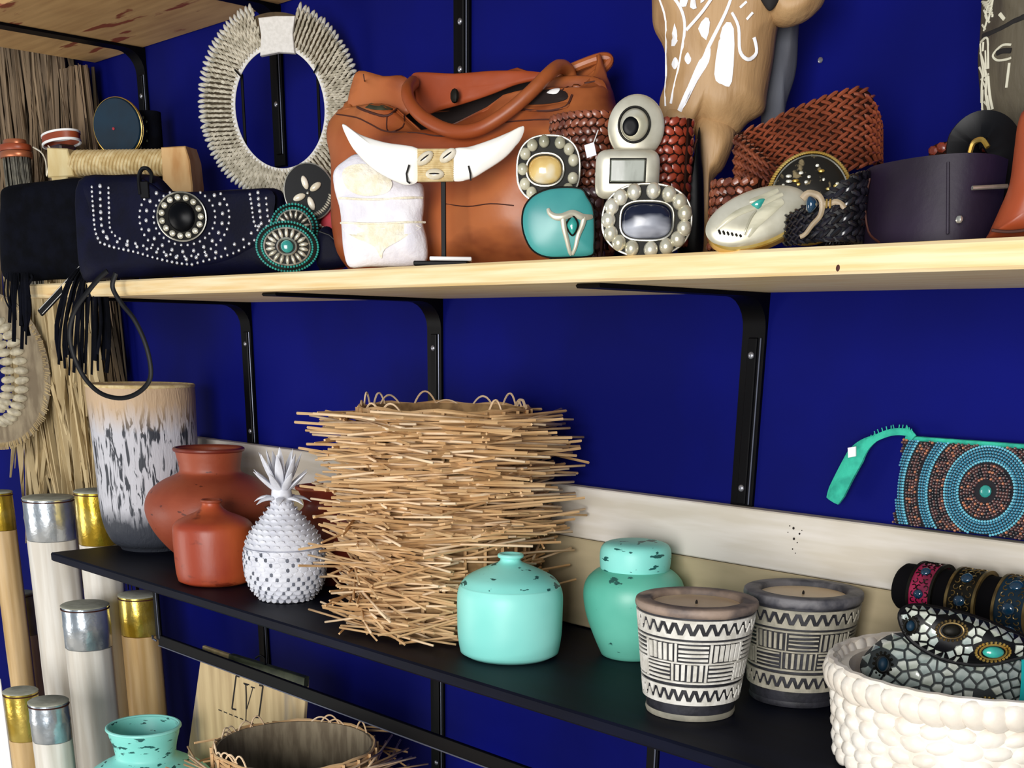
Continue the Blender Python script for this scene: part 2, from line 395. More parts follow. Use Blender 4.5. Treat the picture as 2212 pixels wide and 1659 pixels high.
# ------------------------------------------------------------------ shelves
def board(name, x0, x1, y0, y1, z0, z1, m, label, cat='shelf', b=.0025):
    c = ((x0+x1)/2, (y0+y1)/2, (z0+z1)/2)
    o = B().bbox((0, 0, 0), (x1-x0, y1-y0, z1-z0), b).build(name, m, smooth=0, loc=c)
    return tag(o, label, cat)
board('wooden_shelf', XE, .35, -S1, -.0005, ZB, ZU, M['pine'], 'thick pale pine shelf carrying the bags, buckles and belts')
TZ = .842
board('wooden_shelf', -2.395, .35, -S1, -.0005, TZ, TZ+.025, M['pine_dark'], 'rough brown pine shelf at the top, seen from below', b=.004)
board('wooden_shelf', XE, .35, -S2, -.0005, -T2, 0, M['blackshelf'], 'thin dark navy shelf carrying the pots and stick basket')
LZ = onY(390, 1562, -.02).z-.187
board('wooden_shelf', XE, .35, -S2, -.0005, LZ-.02, LZ, M['blackshelf'], 'lowest dark shelf under the turquoise jar and cut-off stick basket')
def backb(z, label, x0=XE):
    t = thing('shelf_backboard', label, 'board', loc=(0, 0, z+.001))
    B().bbox((( x0+.35)/2, -.0105, .0595), (.35-x0, .019, .117), .0015).build('board_band', M['backboard_tan'], t, smooth=0)  # lower band of the single board, tan beneath the paler upper band
    B().bbox(((x0+.35)/2, -.0105, .1520), (.35-x0, .019, .066), .0015).build('board_band', M['backboard'], t, smooth=0)
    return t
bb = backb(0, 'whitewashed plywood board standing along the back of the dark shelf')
b = B()
for i, (px, py, r) in enumerate([(1714, 1141, 3), (1727, 1153, 2.4), (1715, 1164, 3), (1706, 1136, 1.6), (1722, 1172, 1.5), (1712, 1186, 1.8), (1732, 1146, 1.2), (1702, 1150, 1.2), (1718, 1195, 1.2)]):
    P = onY(px, py, -.0203); k = ppm(P); b.ell(P, (r/k, .0004, r/k), nu=8, nv=4)
o = b.build('knot', M['wick'], bb, kind='stuff'); o.location = -bb.location
P = onY(1980, 1199, -.0203)
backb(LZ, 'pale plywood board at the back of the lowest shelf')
# knot on pine edge
o = B().ell(onY(1810, 579, -S1), (.0019, .0005, .0026)).build('knot_hole', M['seam']); tag(o, 'small dark knot hole in the front edge of the pine shelf', 'knot')
# ------------------------------------------------------------------ brackets
def bracket(x, ztop, depth, leg, label, screws, group):
    t = thing('shelf_bracket', label, 'bracket', loc=(x, 0, ztop), group=group)
    wd = .031
    g = B(); th = .0045
    # profile in y,z : arm under the shelf and leg on the wall with a rounded inner corner
    def sweep(b, x0, x1, off):
        pr = [(-depth, -.0003), (-depth-.002, -th*.5), (-depth, -th)]
        R = .035
        pr += [(-R-th, -th)]+[(-th-R+R*math.sin(a), -th-R+R*math.cos(a)) for a in [PI/2*i/6 for i in range(1, 7)]]
        pr += [(-th, -leg), (-.0004, -leg-.002)]
        pr += [(-.0004, -.0003)]
        n = len(pr); vs = [(xx, y-off*(1 if i not in (0, 1, 2, n-1) else 0), z-off*(1 if i in (3, 4) else 0)) for xx in (x0, x1) for i, (y, z) in enumerate(pr)]
        fs = [(i, (i+1) % n, n+(i+1) % n, n+i) for i in range(n)]+[tuple(range(n))[::-1], tuple(range(n, 2*n))]
        b.add(vs, fs)
    sweep(g, -wd/2, wd/2, 0); g.build('plate', M['steel_black'], t, smooth=30)
    B().bbox((0, -th-.0008, -leg*.56), (.012, .003, leg*.74), .001).build('groove', M['steel_black'], t, smooth=0)
    B().bbox((.0105, -th-.0006, -leg*.56), (.0016, .0018, leg*.74), .0005).build('edge_rib', M['steel_edge'], t, smooth=0, label='rib of the bracket leg, coloured pale as its lit edge')  # highlight along the leg painted in as paler steel
    for (px, py) in screws:
        P = onY(px, py, -.006); B().ell((0, -th-.0022, P.z-ztop), (.0042, .0026, .0042), nu=12, nv=6).build('screw', M['screw'], t)
    return t
LB = onY(537, 743, 0).x, onY(943, 752, 0).x, onY(1630, 768, 0).x
G1 = 'black brackets under the pine shelf'
bracket(LB[0], ZB, S1-.02, .25, 'black steel bracket under the pine shelf, leftmost of three', [(537, 743), (547, 932)], G1)
bracket(LB[1], ZB, S1-.02, .25, 'black steel bracket under the pine shelf behind the stick basket', [(942, 752)], G1)
bracket(LB[2], ZB, S1-.02, .25, 'black steel bracket under the pine shelf, rightmost, reaching down to the white board', [(1633, 768), (1608, 1055)], G1)
G2 = 'black brackets under the top shelf'
TB = onY(312, 200, 0).x, onY(603, 200, 0).x, onY(1002, 100, 0).x
bracket(TB[0], TZ, S1-.02, .22, 'black bracket at the left end of the top shelf', [(316, 205)], G2)
bracket(TB[1], TZ, S1-.02, .22, 'black bracket whose leg shows through the shell collar', [(613, 222)], G2)
bracket(TB[2], TZ, S1-.02, .26, 'black bracket of the top shelf above the brown handbag', [(1000, 45), (1003, 148)], G2)
G3 = 'black brackets under the dark shelf'
bracket(LB[0], -T2, .2, .3, 'black bracket under the dark shelf behind the hanging sign', [], G3)
bracket(LB[1], -T2, .2, .3, 'black bracket under the dark shelf, right of the hanging sign', [(943, 1647)], G3)
P = onY(1772, 130, -.001); tag(B().ell(P, (.003, .002, .003)).build('wall_screw', M['screw']), 'tiny bright screw in the blue wall above the rattan belt', 'screw')
# ------------------------------------------------------------------ hanging rail and sign
RY = -.20
Pl = onY(345, 1381, RY); zr = (Pl.z+onY(930, 1598, RY).z)/2; xr2 = onY(1410, 1650, RY).x
t = thing('hanging_rail', 'black steel rail hung below the dark shelf on thin uprights', 'rail', loc=(Pl.x, RY, zr))
L_ = .5-Pl.x
B().bbox((L_/2, 0, 0), (L_, .006, .020), .001).build('rail_bar', M['steel_black'], t, smooth=0)
B().bbox((L_/2, -.0035, -.0095), (L_, .0012, .0022), .0003).build('rail_lip', M['steel_edge'], t, smooth=0, label='bright lower lip of the rail')
for dx in (0, xr2-Pl.x):
    h = -T2-zr-.0006
    u = B().bbox((dx, 0, h/2), (.016, .005, h), .0008).build('upright', M['steel_black'], t, smooth=0)
    B().bbox((dx+.005, -.0032, h/2), (.0018, .0012, h*.94), .0003).build('edge_rib', M['steel_edge'], u, smooth=0)  # paler rib paints the upright's lit edge
b = B(); b.tube([(-.012, .0, -.004), (-.018, -.004, 0), (-.014, -.006, .006)], .002, 6); b.build('end_cap', M['steel_edge'], t)
# sign
fr = Frame(onY(540, 1500, -.165), 8)
t = thing('hanging_sign', 'cream wood-grain sign with a bracketed V hanging behind the rail', 'sign', fr)
o_ = fr.xz([(437, 1395), (662, 1470), (640, 1790), (395, 1700)])
B().prism(o_, .006, 0, .001).build('panel', M['sign_wood'], t, smooth=0)
o_ = fr.xz([(500, 1412), (664, 1462), (662, 1484), (498, 1436)])
B().prism(o_, .004, -.006, .001).build('clip_bar', M['olive_metal'], t, smooth=0, label='grey clip bar along the top edge')
b = B(); b.tube(sm3([fr.at(572, 1446, .003), fr.at(573, 1425, .003), fr.at(563, 1416, .003), fr.at(552, 1422, .003)], 5), .0016, 6); b.build('hook', M['steel_black'], t)
b = B()
def ink(pts, w=2.6, c=.0005):
    P = fr.pts(pts, c); b.tube(P, w/fr.k(), 4, flat=.25, up=(0, -1, 0))
ink([(517, 1462), (510, 1460)], 2.6); ink([(510, 1460), (501, 1531)], 2.6); ink([(501, 1531), (510, 1533)], 2.6)
ink([(560, 1480), (568, 1482)], 2.6); ink([(568, 1482), (559, 1550)], 2.6); ink([(559, 1550), (549, 1549)], 2.6)
ink([(528, 1478), (535, 1480)], 2); ink([(531, 1480), (532, 1505), (532, 1532)], 2.4)
ink([(526, 1476), (538, 1479)], 2); ink([(542, 1484), (550, 1486)], 2); ink([(546, 1486), (533, 1532)], 1.4); ink([(532, 1528), (531, 1560)], 1.6)
for k in range(7):
    x = 472+k*11.5; ink([(x, 1533+k*4.6), (x+7, 1536+k*4.6)], 1.6)
b.build('lettering', M['ink'], t, smooth=0)
# ------------------------------------------------------------------ lathe placing
def base_c(px, py, rpx, Z0):
    P = onZ(px, py, Z0); k = ppm(P); d = V((P.x, P.y+D)).normalized(); r = rpx/k
    return V((P.x+d.x*r, P.y+d.y*r, Z0))
def prof(c, L):
    out = []
    for py, hw in L:
        z = zat(c.x, c.y, py); out.append((hw/ppm((c.x, c.y, z)), z-c.z))
    return out
def smp(P, n=5): return smooth2(P, n, False)
def hollow(p, th, zi=None):
    """close a profile with an inner wall going down"""
    r, z = p[-1]; zi = zi if zi is not None else z*.5
    return p+[(r-th*.3, z+th*.3), (r-th, z)]+[(max(q[0]-th, .004), q[1]) for q in p[::-1] if zi < q[1] < z-.001]+[(.001, max(zi, .004))]
# grey bark vase
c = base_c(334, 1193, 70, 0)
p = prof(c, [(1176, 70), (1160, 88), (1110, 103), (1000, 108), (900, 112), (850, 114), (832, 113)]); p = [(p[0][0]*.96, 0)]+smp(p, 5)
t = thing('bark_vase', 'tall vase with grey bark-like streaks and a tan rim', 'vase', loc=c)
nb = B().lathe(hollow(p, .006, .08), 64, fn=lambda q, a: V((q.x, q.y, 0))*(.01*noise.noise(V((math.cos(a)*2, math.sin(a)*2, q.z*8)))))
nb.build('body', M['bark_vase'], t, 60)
zt = p[-1][1]
b = B(); b.tube([(p[-1][0]*math.cos(a)*.985, p[-1][0]*math.sin(a)*.985, zt) for a in [2*PI*i/48 for i in range(48)]], .0032, 8, closed=True); b.build('rim', M['rope'], t, label='sandy worn rim')
# terracotta jar
q = onY(463, 1150, -.140); c = V((q.x, q.y, 0))
p = [(60/1226, 0)]+smp(prof(c, [(1215, 62), (1203, 70), (1180, 98), (1140, 128), (1098, 142), (1062, 132), (1038, 104), (1024, 74), (1016, 65), (1000, 66), (985, 69), (970, 72)]), 4)
t = thing('terracotta_jar', 'large round terracotta jar with a short wide neck', 'jar', loc=c)
B().lathe(hollow(p, .006, .12), 64).build('body', M['terra'], t, 70)
b = B(); b.tube([(p[-1][0]*math.cos(a), p[-1][0]*math.sin(a), p[-1][1]) for a in [2*PI*i/48 for i in range(48)]], .0035, 8, closed=True); b.build('rim', M['terra_dark'], t)
q = onY(697, 1150, -.098); c = V((q.x, q.y, 0))
p = [(50/1350, 0)]+smp(prof(c, [(1235, 62), (1180, 88), (1130, 80), (1104, 48), (1090, 38), (1070, 44), (1053, 52)]), 4)
t = thing('terracotta_jar', 'dark red terracotta pot half hidden between pineapple and stick basket', 'jar', loc=c)
B().lathe(hollow(p, .006, .12), 48).build('body', M['terra_dark'], t, 70)
b = B(); b.tube([(p[-1][0]*math.cos(a), p[-1][0]*math.sin(a), p[-1][1]) for a in [2*PI*i/48 for i in range(48)]], .003, 8, closed=True); b.build('rim', M['terra'], t)
c = base_c(469, 1270, 74, 0)
p = [(68/1384, 0)]+smp(prof(c, [(1250, 80), (1225, 84), (1150, 86), (1128, 80), (1116, 60), (1106, 36), (1094, 22), (1082, 20)]), 4)
t = thing('terracotta_bottle', 'small bright orange terracotta bottle with straight sides', 'bottle', loc=c)
B().lathe(hollow(p, .003, .1), 56).build('body', M['terra_orange'], t, 60)
b = B(); b.tube([(p[-1][0]*math.cos(a), p[-1][0]*math.sin(a), p[-1][1]) for a in [2*PI*i/32 for i in range(32)]], .0028, 8, closed=True); b.build('rim', M['terra'], t)
# turquoise bottle
c = base_c(1100, 1437, 96, 0)
p = [(94/1795, 0)]+smp(prof(c, [(1405, 106), (1370, 112), (1320, 114), (1282, 114), (1262, 108)]), 4)
p2 = smp(prof(c, [(1262, 108), (1246, 94), (1232, 68), (1220, 40), (1213, 25), (1206, 22), (1200, 24)]), 4)
t = thing('turquoise_bottle', 'squat light turquoise bottle with a tiny neck and dark cracks', 'bottle', loc=c)
B().lathe(p, 64).build('body', M['turq_pot_clean'], t, 70)
B().lathe(hollow(p2, .003, p2[-1][1]-.02), 64).build('shoulder', M['turq_pot'], t, 70, label='shoulder with black scratch marks')
b = B(); b.tube([(p2[-1][0]*math.cos(a), p2[-1][0]*math.sin(a), p2[-1][1]) for a in [2*PI*i/32 for i in range(32)]], .0026, 8, closed=True); b.build('lip', M['turq_pot_clean'], t)
# ginger jar
c = base_c(1362, 1430, 62, 0)
p = [(60/1766, 0)]+smp(prof(c, [(1412, 64), (1375, 82), (1330, 100), (1285, 109), (1255, 104), (1236, 88), (1228, 74)]), 4)
t = thing('ginger_jar', 'green turquoise ginger jar with a round lid behind the patterned pots', 'jar', loc=c)
B().lathe(p+[(.01, p[-1][1]+.002)], 64).build('body', M['green_pot'], t, 60)
q = prof(c, [(1228, 74), (1218, 76), (1195, 77), (1180, 73), (1172, 62), (1168, 40), (1167, 2)])
B().lathe([(q[0][0]*.97, q[0][1]+.001)]+smp(q, 3), 56).build('lid', M['turq_pot'], t, 60)
# lower turquoise jar
P = CAM+ray(310, 1568)*(FPX/1290); c = V((P.x, P.y, LZ))
p = [(.05, 0), (.085, .03), (.1, .08)]+smp(prof(c, [(1720, 150), (1690, 142), (1665, 122), (1645, 90), (1632, 66), (1620, 64), (1600, 68), (1585, 73), (1569, 76)]), 4)
t = thing('turquoise_jar', 'turquoise jar with a flared neck at the bottom left edge', 'jar', loc=c)
B().lathe(hollow(p, .005, p[-1][1]-.06), 64).build('body', M['turq_pot'], t, 70)
b = B(); b.tube([(p[-1][0]*math.cos(a), p[-1][0]*math.sin(a), p[-1][1]) for a in [2*PI*i/48 for i in range(48)]], .003, 8, closed=True); b.build('rim', M['turq_pot_clean'], t)
# ------------------------------------------------------------------ pineapple
c = base_c(620, 1302, 46, 0)
t = thing('pineapple_jar', 'white carved pineapple jar with a leafy crown', 'jar', loc=c)
pb = [(44/1470, 0)]+smp(prof(c, [(1292, 52), (1265, 75), (1235, 86), (1205, 88), (1180, 84)]), 4)
B().lathe(pb, 56).build('body', M['pine_white'], t, 70)
pt = smp(prof(c, [(1178, 84), (1150, 70), (1120, 46), (1095, 26), (1075, 20)]), 5)
lid = B().lathe([(pt[0][0]*.96, pt[0][1]-.001)]+[(r, z+.001) for r, z in pt], 56).build('lid', M['pine_white'], t, 60)
def rat(pf, z):
    for (a, b_) in zip(pf, pf[1:]):
        if a[1] <= z <= b_[1]: k = (z-a[1])/max(1e-6, b_[1]-a[1]); return a[0]+(b_[0]-a[0])*k, (b_[0]-a[0])/max(1e-6, b_[1]-a[1])
    return pf[-1][0], 0
bm = B(); bl = B(); dk = B(); ld = B()
for (pf, bb_, dd) in ((pb, bm, dk), (pt, bl, ld)):
    z0, z1 = pf[0][1]+.004, pf[-1][1]-.002; row = 0; z = z0
    while z < z1:
        r, sl = rat(pf, z); st = .0125
        n = 24 if z < pt[0][1] or z < pt[0][1]+.03 else 16
        for k in range(n):
            a = 2*PI*(k+.5*(row % 2))/n; s = 2*PI*r/n
            rot = Matrix.Rotation(a, 3, 'Z') @ Matrix.Rotation(-math.atan(sl), 3, 'Y')
            P = V((r*math.cos(a), r*math.sin(a), z))
            bb_.ell(P, (.0013, s*.47, st*.34), rot, 6, 4)
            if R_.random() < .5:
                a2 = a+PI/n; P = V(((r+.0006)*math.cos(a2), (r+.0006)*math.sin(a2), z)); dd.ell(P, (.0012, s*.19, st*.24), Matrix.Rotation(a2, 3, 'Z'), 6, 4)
        z += st*.55*(1 if pf is pb else 1); row += 1
bm.build('scale_relief', M['pine_white'], t, kind='stuff'); dk.build('carved_pits', M['pine_shadow'], t, kind='stuff'); bl.build('leaf_relief', M['pine_white'], lid, kind='stuff')
zc_ = pt[-1][1]
crown = B().lathe([(.016, zc_-.004), (.013, zc_+.02), (.01, zc_+.035)], 20).build('crown', M['pine_white'], t)
for tier, (n, zz, ln, out_, dr) in enumerate([(7, -.002, .034, 1.15, .55), (8, .012, .040, .85, .0), (7, .022, .042, .5, -.1), (4, .03, .036, .22, -.1)]):
    for k in range(n):
        a = 2*PI*(k+.5*tier)/n+.2; dxy = V((math.cos(a), math.sin(a), 0)); pts = []; rr = []
        for i in range(6):
            s = i/5; pts.append(dxy*(.011+ln*s*math.sin(out_))+V((0, 0, zc_+zz+ln*(s*math.cos(out_)-dr*s*s)))); rr.append(max(.0006, .0065*math.sin(PI*(.28+.72*s))**.8))
        B().tube(pts, rr, 8, flat=.45, up=dxy+V((0, 0, .3))).build('leaf', M['pine_white'], crown)
# ------------------------------------------------------------------ patterned candle pots
def cpot(c, rt, rb, h, rim, dark, label):
    t = thing('candle_pot', label, 'candle', loc=c, group='patterned candle pots')
    W, G, RM = (M['pot_line'], M['pot_dark'], M['pot_rim_dark']) if dark else (M['pot_white'], M['pot_dark'], M['pot_rim'])
    rr = lambda tt: rb+(rt-rb)*tt
    B().lathe([(rb*.93, 0), (rb*.96, .002), (rb, .014), (rr(.99), h), (rt*.80, h), (rt*.78, h-.012), (.003, h-.012)], 64).build('body', G, t, 60)
    rh = rim
    B().lathe([(rt*.99, h-.001), (rt*1.035, h+.002), (rt*1.045, h+rh*.5), (rt*1.035, h+rh-.001), (rt*1.02, h+rh), (rt*.80, h+rh+.0006), (rt*.77, h+rh-.002), (rt*.77, h+rh-.009), (.003, h+rh-.009)], 64,
              fn=lambda q, a: V((q.x, q.y, 0))*(.012*noise.noise(V((math.cos(a)*2.5, math.sin(a)*2.5, 3+c.x*9))))).build('rim', RM, t, 60)
    B().lathe([(rt*.76, h+rh-.0088), (rt*.755, h+rh-.0055), (.003, h+rh-.0057)], 48).build('candle_wax', M['wax'], t, 60)
    B().ell((0, 0, h+rh-.0045), (.0014, .0014, .003)).build('wick', M['wick'], t)
    b = B(); hh = .0014
    def P(a, tt, o): z = .014+(h-.014)*tt; r = rr((z)/h)+o; return (r*math.cos(a), r*math.sin(a), z)
    def patch(a0, a1, t0, t1, n=3, wob=0):
        vs = []; w1 = [R_.uniform(-wob, wob) for _ in range(4)]
        for i in range(n+1):
            a = a0+(a1-a0)*i/n; k = i/n
            tb = t0+w1[0]*(1-k)+w1[1]*k; tt = t1+w1[2]*(1-k)+w1[3]*k
            vs += [P(a, tb, -.0003), P(a, tb+.002, hh), P(a, tt-.002, hh), P(a, tt, -.0003)]
        fs = [(i*4+j, (i+1)*4+j, (i+1)*4+j+1, i*4+j+1) for i in range(n) for j in range(3)]+[(3, 2, 1, 0), (n*4, n*4+1, n*4+2, n*4+3)]
        b.add(vs, fs)
    def tri(p0, p1, p2):
        A = [P(a, q, hh) for a, q in (p0, p1, p2)]; Bq = [P(a, q, -.0003) for a, q in (p0, p1, p2)]
        b.add(A+Bq, [(0, 1, 2), (0, 3, 4, 1), (1, 4, 5, 2), (2, 5, 3, 0)])
    NB = 10; bw = .62 if not dark else .46
    for (t0, t1) in ((.055, .24), (.78, .965)):
        n = 30
        for k in range(n):
            a = 2*PI*k/n; s = 2*PI/n
            tri((a-s*.30, t0+.035), (a+s*.30, t0+.035), (a, t1-.06)); tri((a+s*.80, t1-.012), (a+s*.20, t1-.012), (a+s*.5, t0+.08))
        for k in range(48): patch(2*PI*k/48, 2*PI*(k+1)/48, t0-.008, t0+.038, 1); patch(2*PI*k/48, 2*PI*(k+1)/48, t1-.02, t1+.012, 1)
    for k in range(48):
        a0, a1 = 2*PI*k/48, 2*PI*(k+1)/48; patch(a0, a1, .285, .31, 1); patch(a0, a1, .502, .522, 1); patch(a0, a1, .725, .75, 1)
    for row, (t0, t1) in enumerate(((.32, .50), (.53, .715))):
        for k in range(NB):
            a0 = 2*PI*k/NB+(.03 if row else -.03); a1 = a0+2*PI/NB; g = .02
            patch(a0-.022 if not dark else a0-.012, a0+.022 if not dark else a0+.012, t0-.01, t1+.01, 1)
            if (k+row) % 2:
                for j in range(4):
                    s = (t1-t0)/4; patch(a0+.05, a1-.05, t0+s*(j+.5-bw/2), t0+s*(j+.5+bw/2), 4, .006)
            else:
                for j in range(5):
                    s = (a1-a0-.08)/5; patch(a0+.04+s*(j+.5-bw/2), a0+.04+s*(j+.5+bw/2), t0, t1, 1, .006)
    b.build('carved_pattern', W, t, 25, kind='stuff')
    b2 = B(); b2.lathe([(rb*.975, .0005), (rb*1.0, .004), (rb*.99, .007)], 64); b2.build('foot_ring', M['pot_dark'] if dark else M['pot_line'], t, 60)
for (pxa, pyb, rb_, pyt, hwt, pyr, dark, lab, kk) in [(1488, 1560, 96, 1348, 127, 1292, False, 'white patterned candle pot with a wide tan rim, in front of the darker one', 0), (1712, 1530, 96, 1330, 122, 1272, True, 'darker grey-rimmed patterned candle pot standing behind the white one', 1)]:
    c = base_c(pxa, pyb, rb_, 0); k = ppm(c)
    zrim = zat(c.x, c.y, pyr); zbody = zat(c.x, c.y, pyt-38)
    cpot(c, hwt/ppm((c.x, c.y, zrim)), rb_/k, zbody, zrim-zbody, dark, lab)
# ------------------------------------------------------------------ stick baskets
OBST = []
for o in list(col.objects):
    if o.get('category') in ('jar', 'bottle', 'vase'):
        bo = [ch for ch in o.children if ch.name.startswith('body')][0]; xs = [v.co.x for v in bo.data.vertices]; zs_ = [v.co.z for ch in o.children for v in ch.data.vertices]
        OBST.append((o.location.x, o.location.y, max(xs)+.002, o.location.z+max(zs_)))

STK = []
for k in range(6):
    L = (.10, .118, .09, .122, .084, .11)[k]; q = R_.uniform(-.004, .004)
    STK.append([mesh_only(B().tube([(-L, q, 0), (-L*.3, 0, q*.6), (L*.4, q*.5, 0), (L, 0, q)], .0016, 5), 'stick', M[mm]) for mm in ('stick', 'stick_b')])
def stick_basket(c, r, h, label, zs, nfront, nback, camang, obst=(), core='stick_core'):
    t = thing('stick_basket', label, 'basket', loc=c, group='spiky stick baskets')
    g = B().lathe([(r*.96, 0), (r*.97, .004), (r*.985, h*.5), (r*.985, h), (r*.955, h), (r*.955, .012), (.004, .008)], 48); g.build('inner_wall', M[core], t, 60)
    b = B()
    for k in range(26):
        a = 2*PI*k/26; b.tube([(r*1.03*math.cos(a), r*1.03*math.sin(a), z) for z in (h*.02, h*.4, h*.7, h)], .0022, 5)
    for q in (0, .004, .008): b.tube([(r*(1.0)*math.cos(2*PI*k/40), r*1.0*math.sin(2*PI*k/40), h-q+.002*math.sin(k*1.3+q*500)) for k in range(40)], .0022, 5, closed=True)
    b.build('binding', M['stick_b'], t, kind='stuff')
    for k in range(15):
        a = camang+PI+R_.uniform(-2.6, 2.6); w_ = R_.uniform(.10, .2); hh = R_.uniform(.008, .02); b = B()
        b.tube([(r*.98*math.cos(a+w_*s), r*.98*math.sin(a+w_*s), h-.004+hh*(1-s*s)) for s in [-1+i/5 for i in range(11)]], .0013, 5)
        b.build('stick_loop', M['stick'], t)
    bk = B()
    for i in range(nfront+nback):
        fro = i < nfront
        a = camang+(R_.uniform(-1.35, 1.35) if fro else R_.uniform(1.3, 2*PI-1.3))
        z = zs[0]+(zs[1]-zs[0])*((i*.6180339) % 1) if fro else zs[0]+(zs[1]-zs[0])*R_.random()
        k = R_.randrange(6); lo = 1-((z-zs[0])/(zs[1]-zs[0])); 
        tl = R_.gauss(0, .05+.12*lo**2); rad = r*1.0+.003+R_.uniform(0, .014); s = R_.uniform(.75, 1.12); sh = R_.uniform(-.035, .035)
        tx, ty = -math.sin(a), math.cos(a)
        loc = (rad*math.cos(a)+tx*sh, rad*math.sin(a)+ty*sh, z)
        rot = (R_.uniform(0, 6), -tl, a+PI/2+R_.gauss(0, .05))
        e = Matrix.Rotation(rot[2], 3, 'Z') @ Matrix.Rotation(rot[1], 3, 'Y'); L0 = (.10, .118, .09, .122, .084, .11)[k]
        def bad(s):
            for u in (-1, -.8, -.6, -.4, -.2, 0, .2, .4, .6, .8, 1):
                p = V(loc)+e @ V((L0*s*u, 0, 0)); wp_ = c+p
                if p.z < .003 or wp_.y > -.026: return True
                for ox, oy, orr, oz in obst:
                    if wp_.z < oz and (wp_.x-ox)**2+(wp_.y-oy)**2 < orr*orr: return True
            return False
        while s > .3 and bad(s): s -= .08
        if s <= .3: continue
        if fro and i < 290: inst(STK[k][R_.randrange(2)], 'stick', t, loc, rot, (s, 1, 1))
        else:
            L = L0*s
            bk.tube([V(loc)+e @ V((-L, 0, 0)), V(loc)+e @ V((L, 0, 0))], .0016, 4)
    bk.build('far_sticks', M['stick_b'], t, kind='stuff')
    return t
q = onY(962, 1200, -.146); c = V((q.x, q.y, .001)); k = ppm(c)
hb = zat(c.x, c.y, 880)-.001
ca = math.atan2(-D-c.y, 0-c.x)
stick_basket(c, 172/k, hb, 'tall basket bristling with pale horizontal sticks on the dark shelf', (.006, hb-.004), 640, 170, ca, OBST)
P = CAM+ray(637, 1608)*(FPX/1480); c2 = V((P.x, P.y, LZ+.001)); h2 = P.z-LZ-.001
stick_basket(c2, 172/1480, h2, 'second stick basket cut off by the bottom edge of the photo', (h2*.45, h2-.006), 200, 70, math.atan2(-D-c2.y, -c2.x), (), 'stick_grey')
# ------------------------------------------------------------------ white shell basket, pouch, bracelets
q = onY(2078, 1600, -.175); c = V((q.x, q.y, .001)); kk = ppm((c.x, c.y, .1)); R0 = 300/kk; zr = zat(c.x, c.y, 1452)-.001
t = thing('shell_basket', 'chunky white shell-covered basket at the right edge', 'basket', loc=c)
B().lathe([(R0*.80, 0), (R0*.84, .004), (R0*.93, zr*.4), (R0*.96, zr), (R0*.86, zr), (R0*.84, zr*.5), (R0*.8, .012), (.01, .008)], 64).build('body', M['shell_white'], t, 60)
b = B(); z = .012; row = 0
while z < zr-.022:
    r = R0*(.86+.1*z/zr); n = int(2*PI*r/.022)
    for k in range(n):
        a = 2*PI*(k+.5*(row % 2))/n; rot = Matrix.Rotation(a, 3, 'Z') @ Matrix.Rotation(R_.uniform(-.3, .3), 3, 'X')
        b.ell((r*math.cos(a), r*math.sin(a), z), (.0065, .0125, R_.uniform(.007, .0095)), rot, 10, 6)
    z += .0135; row += 1
b.build('shell_rows', M['shell_white'], t, kind='stuff')
rm = mesh_only(B().ell((0, 0, 0), (.0155, .0085, .0125), Matrix.Rotation(.45, 3, 'Y'), 12, 7), 'rim_shell', M['shell_white'])
n = int(2*PI*R0/.0165)
for k in range(n):
    a = 2*PI*k/n
    inst(rm, 'rim_shell', t, (R0*.97*math.cos(a), R0*.97*math.sin(a), zr-.006+R_.uniform(-.0015, .0015)), (0, R_.uniform(-.2, .2)+.2, a+PI/2+.35), (1, 1, 1))
b = B(); b.tube([(R0*(.985+.012*math.sin(k*2.1))*math.cos(2*PI*k/90), R0*(.985+.012*math.sin(k*2.1))*math.sin(2*PI*k/90), zr+.006) for k in range(90)], .0035, 6, closed=True)
b.build('rim_cord', M['shell_white'], t)
BC = c.copy(); BZ = zr; BR = R0*.84
# voronoi chips
def chips(outl, n, seed, mind):
    rr = random.Random(seed); xs = [q[0] for q in outl]; zs = [q[1] for q in outl]; N = len(outl)
    def inside(x, z):
        r = False; j = N-1
        for i in range(N):
            a, b_ = outl[i], outl[j]
            if (a[1] > z) != (b_[1] > z) and x < (b_[0]-a[0])*(z-a[1])/(b_[1]-a[1])+a[0]: r = not r
            j = i
        return r
    P = []; tr = 0
    while len(P) < n and tr < 30000:
        tr += 1; x = rr.uniform(min(xs), max(xs)); z = rr.uniform(min(zs), max(zs))
        if inside(x, z) and all((x-a)**2+(z-b_)**2 > mind**2 for a, b_ in P): P.append((x, z))
    out = []
    for i, (x, z) in enumerate(P):
        poly = [(x+mind*1.1*math.cos(2*PI*k/8), z+mind*1.1*math.sin(2*PI*k/8)) for k in range(8)]
        for j, (a, b_) in enumerate(P):
            dx, dz = a-x, b_-z; d2 = dx*dx+dz*dz
            if i == j or d2 > (mind*2.4)**2: continue
            L = math.sqrt(d2); nx, nz = dx/L, dz/L; lim = L/2-mind*.10; new = []
            for k in range(len(poly)):
                p_, q_ = poly[k], poly[(k+1) % len(poly)]; dp = (p_[0]-x)*nx+(p_[1]-z)*nz-lim; dq = (q_[0]-x)*nx+(q_[1]-z)*nz-lim
                if dp <= 0: new.append(p_)
                if (dp < 0) != (dq < 0) and abs(dp-dq) > 1e-12: s = dp/(dp-dq); new.append((p_[0]+(q_[0]-p_[0])*s, p_[1]+(q_[1]-p_[1])*s))
            poly = new
            if len(poly) < 3: break
        if len(poly) >= 3:
            fx = []
            for q in poly:
                s = 1.
                while s > .25 and not inside(x+(q[0]-x)*s*1.04, z+(q[1]-z)*s*1.04): s -= .12
                fx.append((x+(q[0]-x)*s, z+(q[1]-z)*s))
            out.append(((x, z), fx))
    return out
